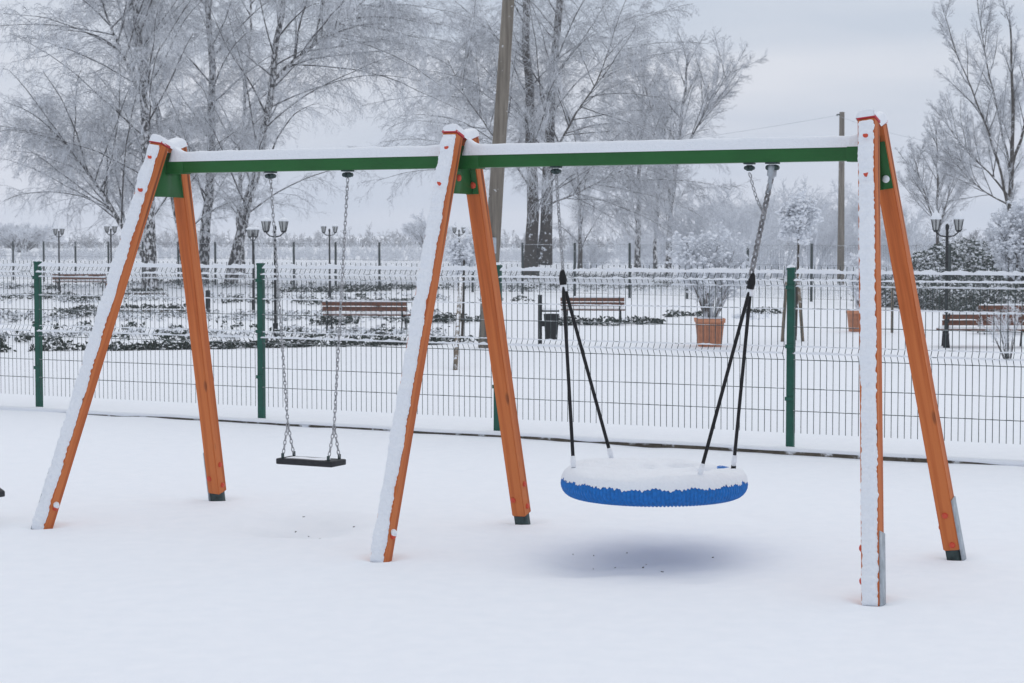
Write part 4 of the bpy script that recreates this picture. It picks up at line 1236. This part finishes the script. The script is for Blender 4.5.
# litter bin
bb_ = ground(540, 347)
bn = empty('litter_bin', bb_, 'black litter bin on a post beside the middle bench', 'bin')
mb = MB(); mb.box(bb_ + [0, 0, .5], (.08, .08, 1.02), None, .006); mb.build('post', M_lamp, bn)
mb = MB()
k = 16
rows = [bb_ + np.array([.22 + r_ * math.cos(i / k * 6.2832), r_ * math.sin(i / k * 6.2832), z]) for (r_, z) in ((.01, .14), (.115, .14), (.15, .62), (.155, .64), (.135, .64), (.12, .45), (.01, .44)) for i in range(k)]
mb.add(rows, [[j * k + i, j * k + (i + 1) % k, (j + 1) * k + (i + 1) % k, (j + 1) * k + i] for j in range(6) for i in range(k)])
bkt = mb.build('bucket', M_lamp, bn, True)
mb = MB(); mb.box(bb_ + [.20, 0, .70], (.34, .30, .03), None, .005); mb.build('lid', M_lamp, bn)
mb = MB(); mb.box(bb_ + [.06, 0, .45], (.08, .06, .10)); mb.build('bracket', M_lamp, bn)
snow_strip('snow', bb_ + [.05, 0, .715], bb_ + [.35, 0, .715], np.array([0, 1., 0]), np.array([0, 0, 1.]), .26, .04, bn, 950, step=.02)

M_stem = frosted('shrub_stem', (0.10, 0.085, 0.075), 0.35, 0.6, 6, 0.3)
# terracotta planters with shrubs
def planter(u, v, wtop, h, label, slabel, sh, sw_, seed, nst):
    base = ground(u, v)
    t = empty('planter', base, label, 'planter', 'terracotta planters')
    a, b = wtop / 2, wtop * .39
    def ring_(r_, z): return [base + np.array([x * r_, y * r_, z]) for x, y in ((-1, -1), (1, -1), (1, 1), (-1, 1))]
    rows = ring_(.01, 0) + ring_(b, 0) + ring_(a * .95, h * .86) + ring_(a * 1.03, h * .865) + ring_(a * 1.05, h) + ring_(a * .88, h) + ring_(a * .86, h * .9) + ring_(.01, h * .9)
    # panels with vertical grooves
    mb = MB(); mb.add(rows, [[j * 4 + i, j * 4 + (i + 1) % 4, (j + 1) * 4 + (i + 1) % 4, (j + 1) * 4 + i] for j in range(7) for i in range(4)])
    pot = mb.build('pot', M_terra, t)
    rb_ = MB()
    for x in np.linspace(-.75, .75, 6):
        rb_.tube([base + np.array([x * b, -b - .002, h * .06]), base + np.array([x * a * .93, -a * .94 - .002, h * .84])], .009, 4)
    rb_.build('rib', M_terra, pot)
    snow_strip('snow', base + [-a * .95, 0, h * .95], base + [a * .95, 0, h * .95], np.array([0, 1., 0]), np.array([0, 0, 1.]), wtop * .9, .05, t, seed, step=.03)
    make_bush('frosted_shrub', slabel, u, 0, sh, sw_, seed, nst=nst, dens=1.05, r=.85, stem=M_stem, base=base + [0, 0, h * .9], cat='shrub', upright=1.2, lumps=.027)
planter(709.5, 348, .53, .57, 'square terracotta planter with the large frosted shrub, right of the nest swing', 'large frosted many stemmed shrub growing in the left terracotta planter', 2.0, 1.6, 960, 30)
planter(858.5, 334, .46, .52, 'terracotta planter half hidden behind the right front leg', 'narrow frosted shrub growing in the planter behind the right front leg', 1.5, .65, 970, 12)

# staked young trees
def young_tree(u, v, Y, crown_uv, label, seed, crown_w, crown_h, stakes, slabel):
    base = ground(u, v); Y = base[1]
    c = at(*crown_uv, Y)
    root = empty('young_tree', base, label, 'tree', None)
    P = resample([base - [0, 0, .1], base + (c - base) * .5 + [.02, 0, 0], c - [0, 0, crown_h * .35]], 8)[None]
    R = np.linspace(.032, .02, 8)[None]
    V, Fq = tubes(P, R, 6); mesh_np('trunk', V, Fq, M_bark, root)
    g = np.random.default_rng(seed)
    n = 46; d = g.normal(size=(n, 3)); d[:, 2] = d[:, 2] * .6 + .5; d /= np.linalg.norm(d, axis=1, keepdims=True)
    s = np.linspace(0, 1, 6)[None, :, None]
    st = c - [0, 0, crown_h * .4]
    tip = st + d * g.uniform(.5, 1.0, (n, 1)) * np.array([crown_w / 2, crown_w / 2, crown_h * .8])
    Pb = st * (1 - s) + tip[:, None] * s + g.normal(0, .02, (n, 6, 3)) * s
    Rb = np.broadcast_to(np.linspace(.012, .008, 6)[None], (n, 6)).copy()
    L1 = grow(g, Pb, Rb, nch=11, t0=.2, t1=1, ln=.42, ang=.8, up=.0, droop=.3, m=4, r0=.015, r1=.013, wig=.15)
    L2 = grow(g, *L1, nch=5, t0=.1, t1=1, ln=.6, ang=.8, up=0, droop=.3, m=3, r0=.014, r1=.013, wig=.15)
    V, Fq = merge([(Pb, Rb), L1, L2], 4)
    mesh_np('crown', V, Fq, frosted('young_frost_%d' % seed, (0.12, 0.11, 0.11), 0.05, 0.4, 4, 0.3), root)
    pts = np.vstack([L2[0][:, -1], L1[0][:, -1], Pb[:, 3]]); pts = pts[g.uniform(0, 1, len(pts)) < .4]; clumps('snow', pts, .030, root, seed)
    for (du0, du1, v0, v1, lab) in stakes:
        b0 = ground(u + du0, v0); tp = at(u + du1, v1, b0[1] + (base[1] - b0[1]) * .4)
        mb = MB(); mb.tube([b0 - [0, 0, .05], (b0 + tp) / 2, tp], [.036, .036, .033], 8)
        o = mb.build('tree_stake', M_stake, None, True, loc=tuple(b0)); tag(o, lab, 'stake', 'wooden stakes of the young trees')
young_tree(795, 342, 0, (799, 206), 'young staked tree with round white frosted crown left of the right leg pair', 980, 1.05, .95,
           [(-13, -8, 343, 276, 'left wooden stake of the round crowned young tree'), (8, 3, 343, 275, 'right wooden stake of the round crowned young tree')], '')
young_tree(462, 338, 0, (464, 244), 'young frosted tree seen between the legs of the middle pair', 981, .85, .8,
           [(-7, -1, 370, 276, 'single leaning wooden stake seen inside the middle leg pair')], '')
b0 = ground(892, 335); mb = MB(); mb.tube([b0, at(892.5, 278, b0[1])], [.03, .028], 8)
tag(mb.build('tree_stake', M_stake, None, True, loc=tuple(b0)), 'lone thin wooden stake just right of the right leg pair', 'stake', 'wooden stakes of the young trees')
b0 = ground(208, 313); mb = MB(); mb.tube([b0, b0 + [0, 0, .62], b0 + [0, 0, .64]], [.07, .07, .03], 10)
tag(mb.build('bollard', M_lamp, None, True, loc=tuple(b0)), 'short dark bollard at the end of the long edging board', 'bollard')

# ------------------------------------------------------------------ poles and wires
pb_ = ground(486, 350)
pole = empty('utility_pole', pb_, 'tall weathered wooden utility pole leaning right behind the middle leg pair', 'utility pole')
tp = at(513.5, -80, pb_[1])
mb = MB(); mb.tube([pb_ - (tp - pb_) * .01, pb_ + (tp - pb_) * .5, tp], [.155, .128, .105], 18)
mb.build('shaft', M_pole, pole, True)
g = np.random.default_rng(3)
for fr in (.22, .36, .60, .74):
    c = pb_ + (tp - pb_) * fr; mb = MB(); mb.tube([c + [-.125, -.06, 0], c + [-.16, -.08, .01]], .02, 6); mb.build('step_bolt', M_snow, pole, True)
mb = MB(); c = pb_ + (tp - pb_) * .245; mb.box(c + [-.0, -.15, 0], (.14, .05, .30), None, .01); mb.build('notice_box', M_galv, pole)
cb_ = foot(841, 84); ct = at(842, 112, 84)
cp = empty('concrete_pole', cb_, 'thin pale concrete power pole rising above the crossbeam at the right', 'utility pole')
mb = MB(); mb.tube([cb_, ct], [.16, .11], 10); mb.build('shaft', M_pole, cp, True)
mb = MB(); mb.tube([ct + [0, 0, -.25], ct + [-.12, 0, -.1], ct + [-.22, 0, -.12], ct + [-.22, 0, -.2]], .035, 6); mb.build('hook', M_steel, cp, True)
wires = MB()
for dz in (0.0,):
    a_ = ct + [-.2, 0, -.15]
    for far in (at(1180, 135, 60), at(300, 165, 160)):
        s = np.linspace(0, 1, 30)[:, None]
        pts = a_ * (1 - s) + far * s; pts[:, 2] -= 0.9 * 4 * (s[:, 0] * (1 - s[:, 0]))
        wires.tube(pts, .006, 5)
wr = wires.build('power_wire', M_galv, cp, True)

# ------------------------------------------------------------------ haze: the air that fades the far trees
def hazef():
    m = bpy.data.materials.new('haze'); m.use_nodes = True; t = m.node_tree; t.nodes.clear()
    o = N(t, 'ShaderNodeOutputMaterial'); v = N(t, 'ShaderNodeVolumePrincipled')
    v.inputs['Color'].default_value = (0.93, 0.95, 1.0, 1); v.inputs['Density'].default_value = 0.0010
    t.links.new(v.outputs[0], o.inputs['Volume']); return m
if True:
    mb = MB(); mb.box((0, 240, 9.5), (560, 620, 25), None)
    tag(mb.build('haze', hazef()), 'thin pale winter haze over the park', 'haze', kind='stuff')
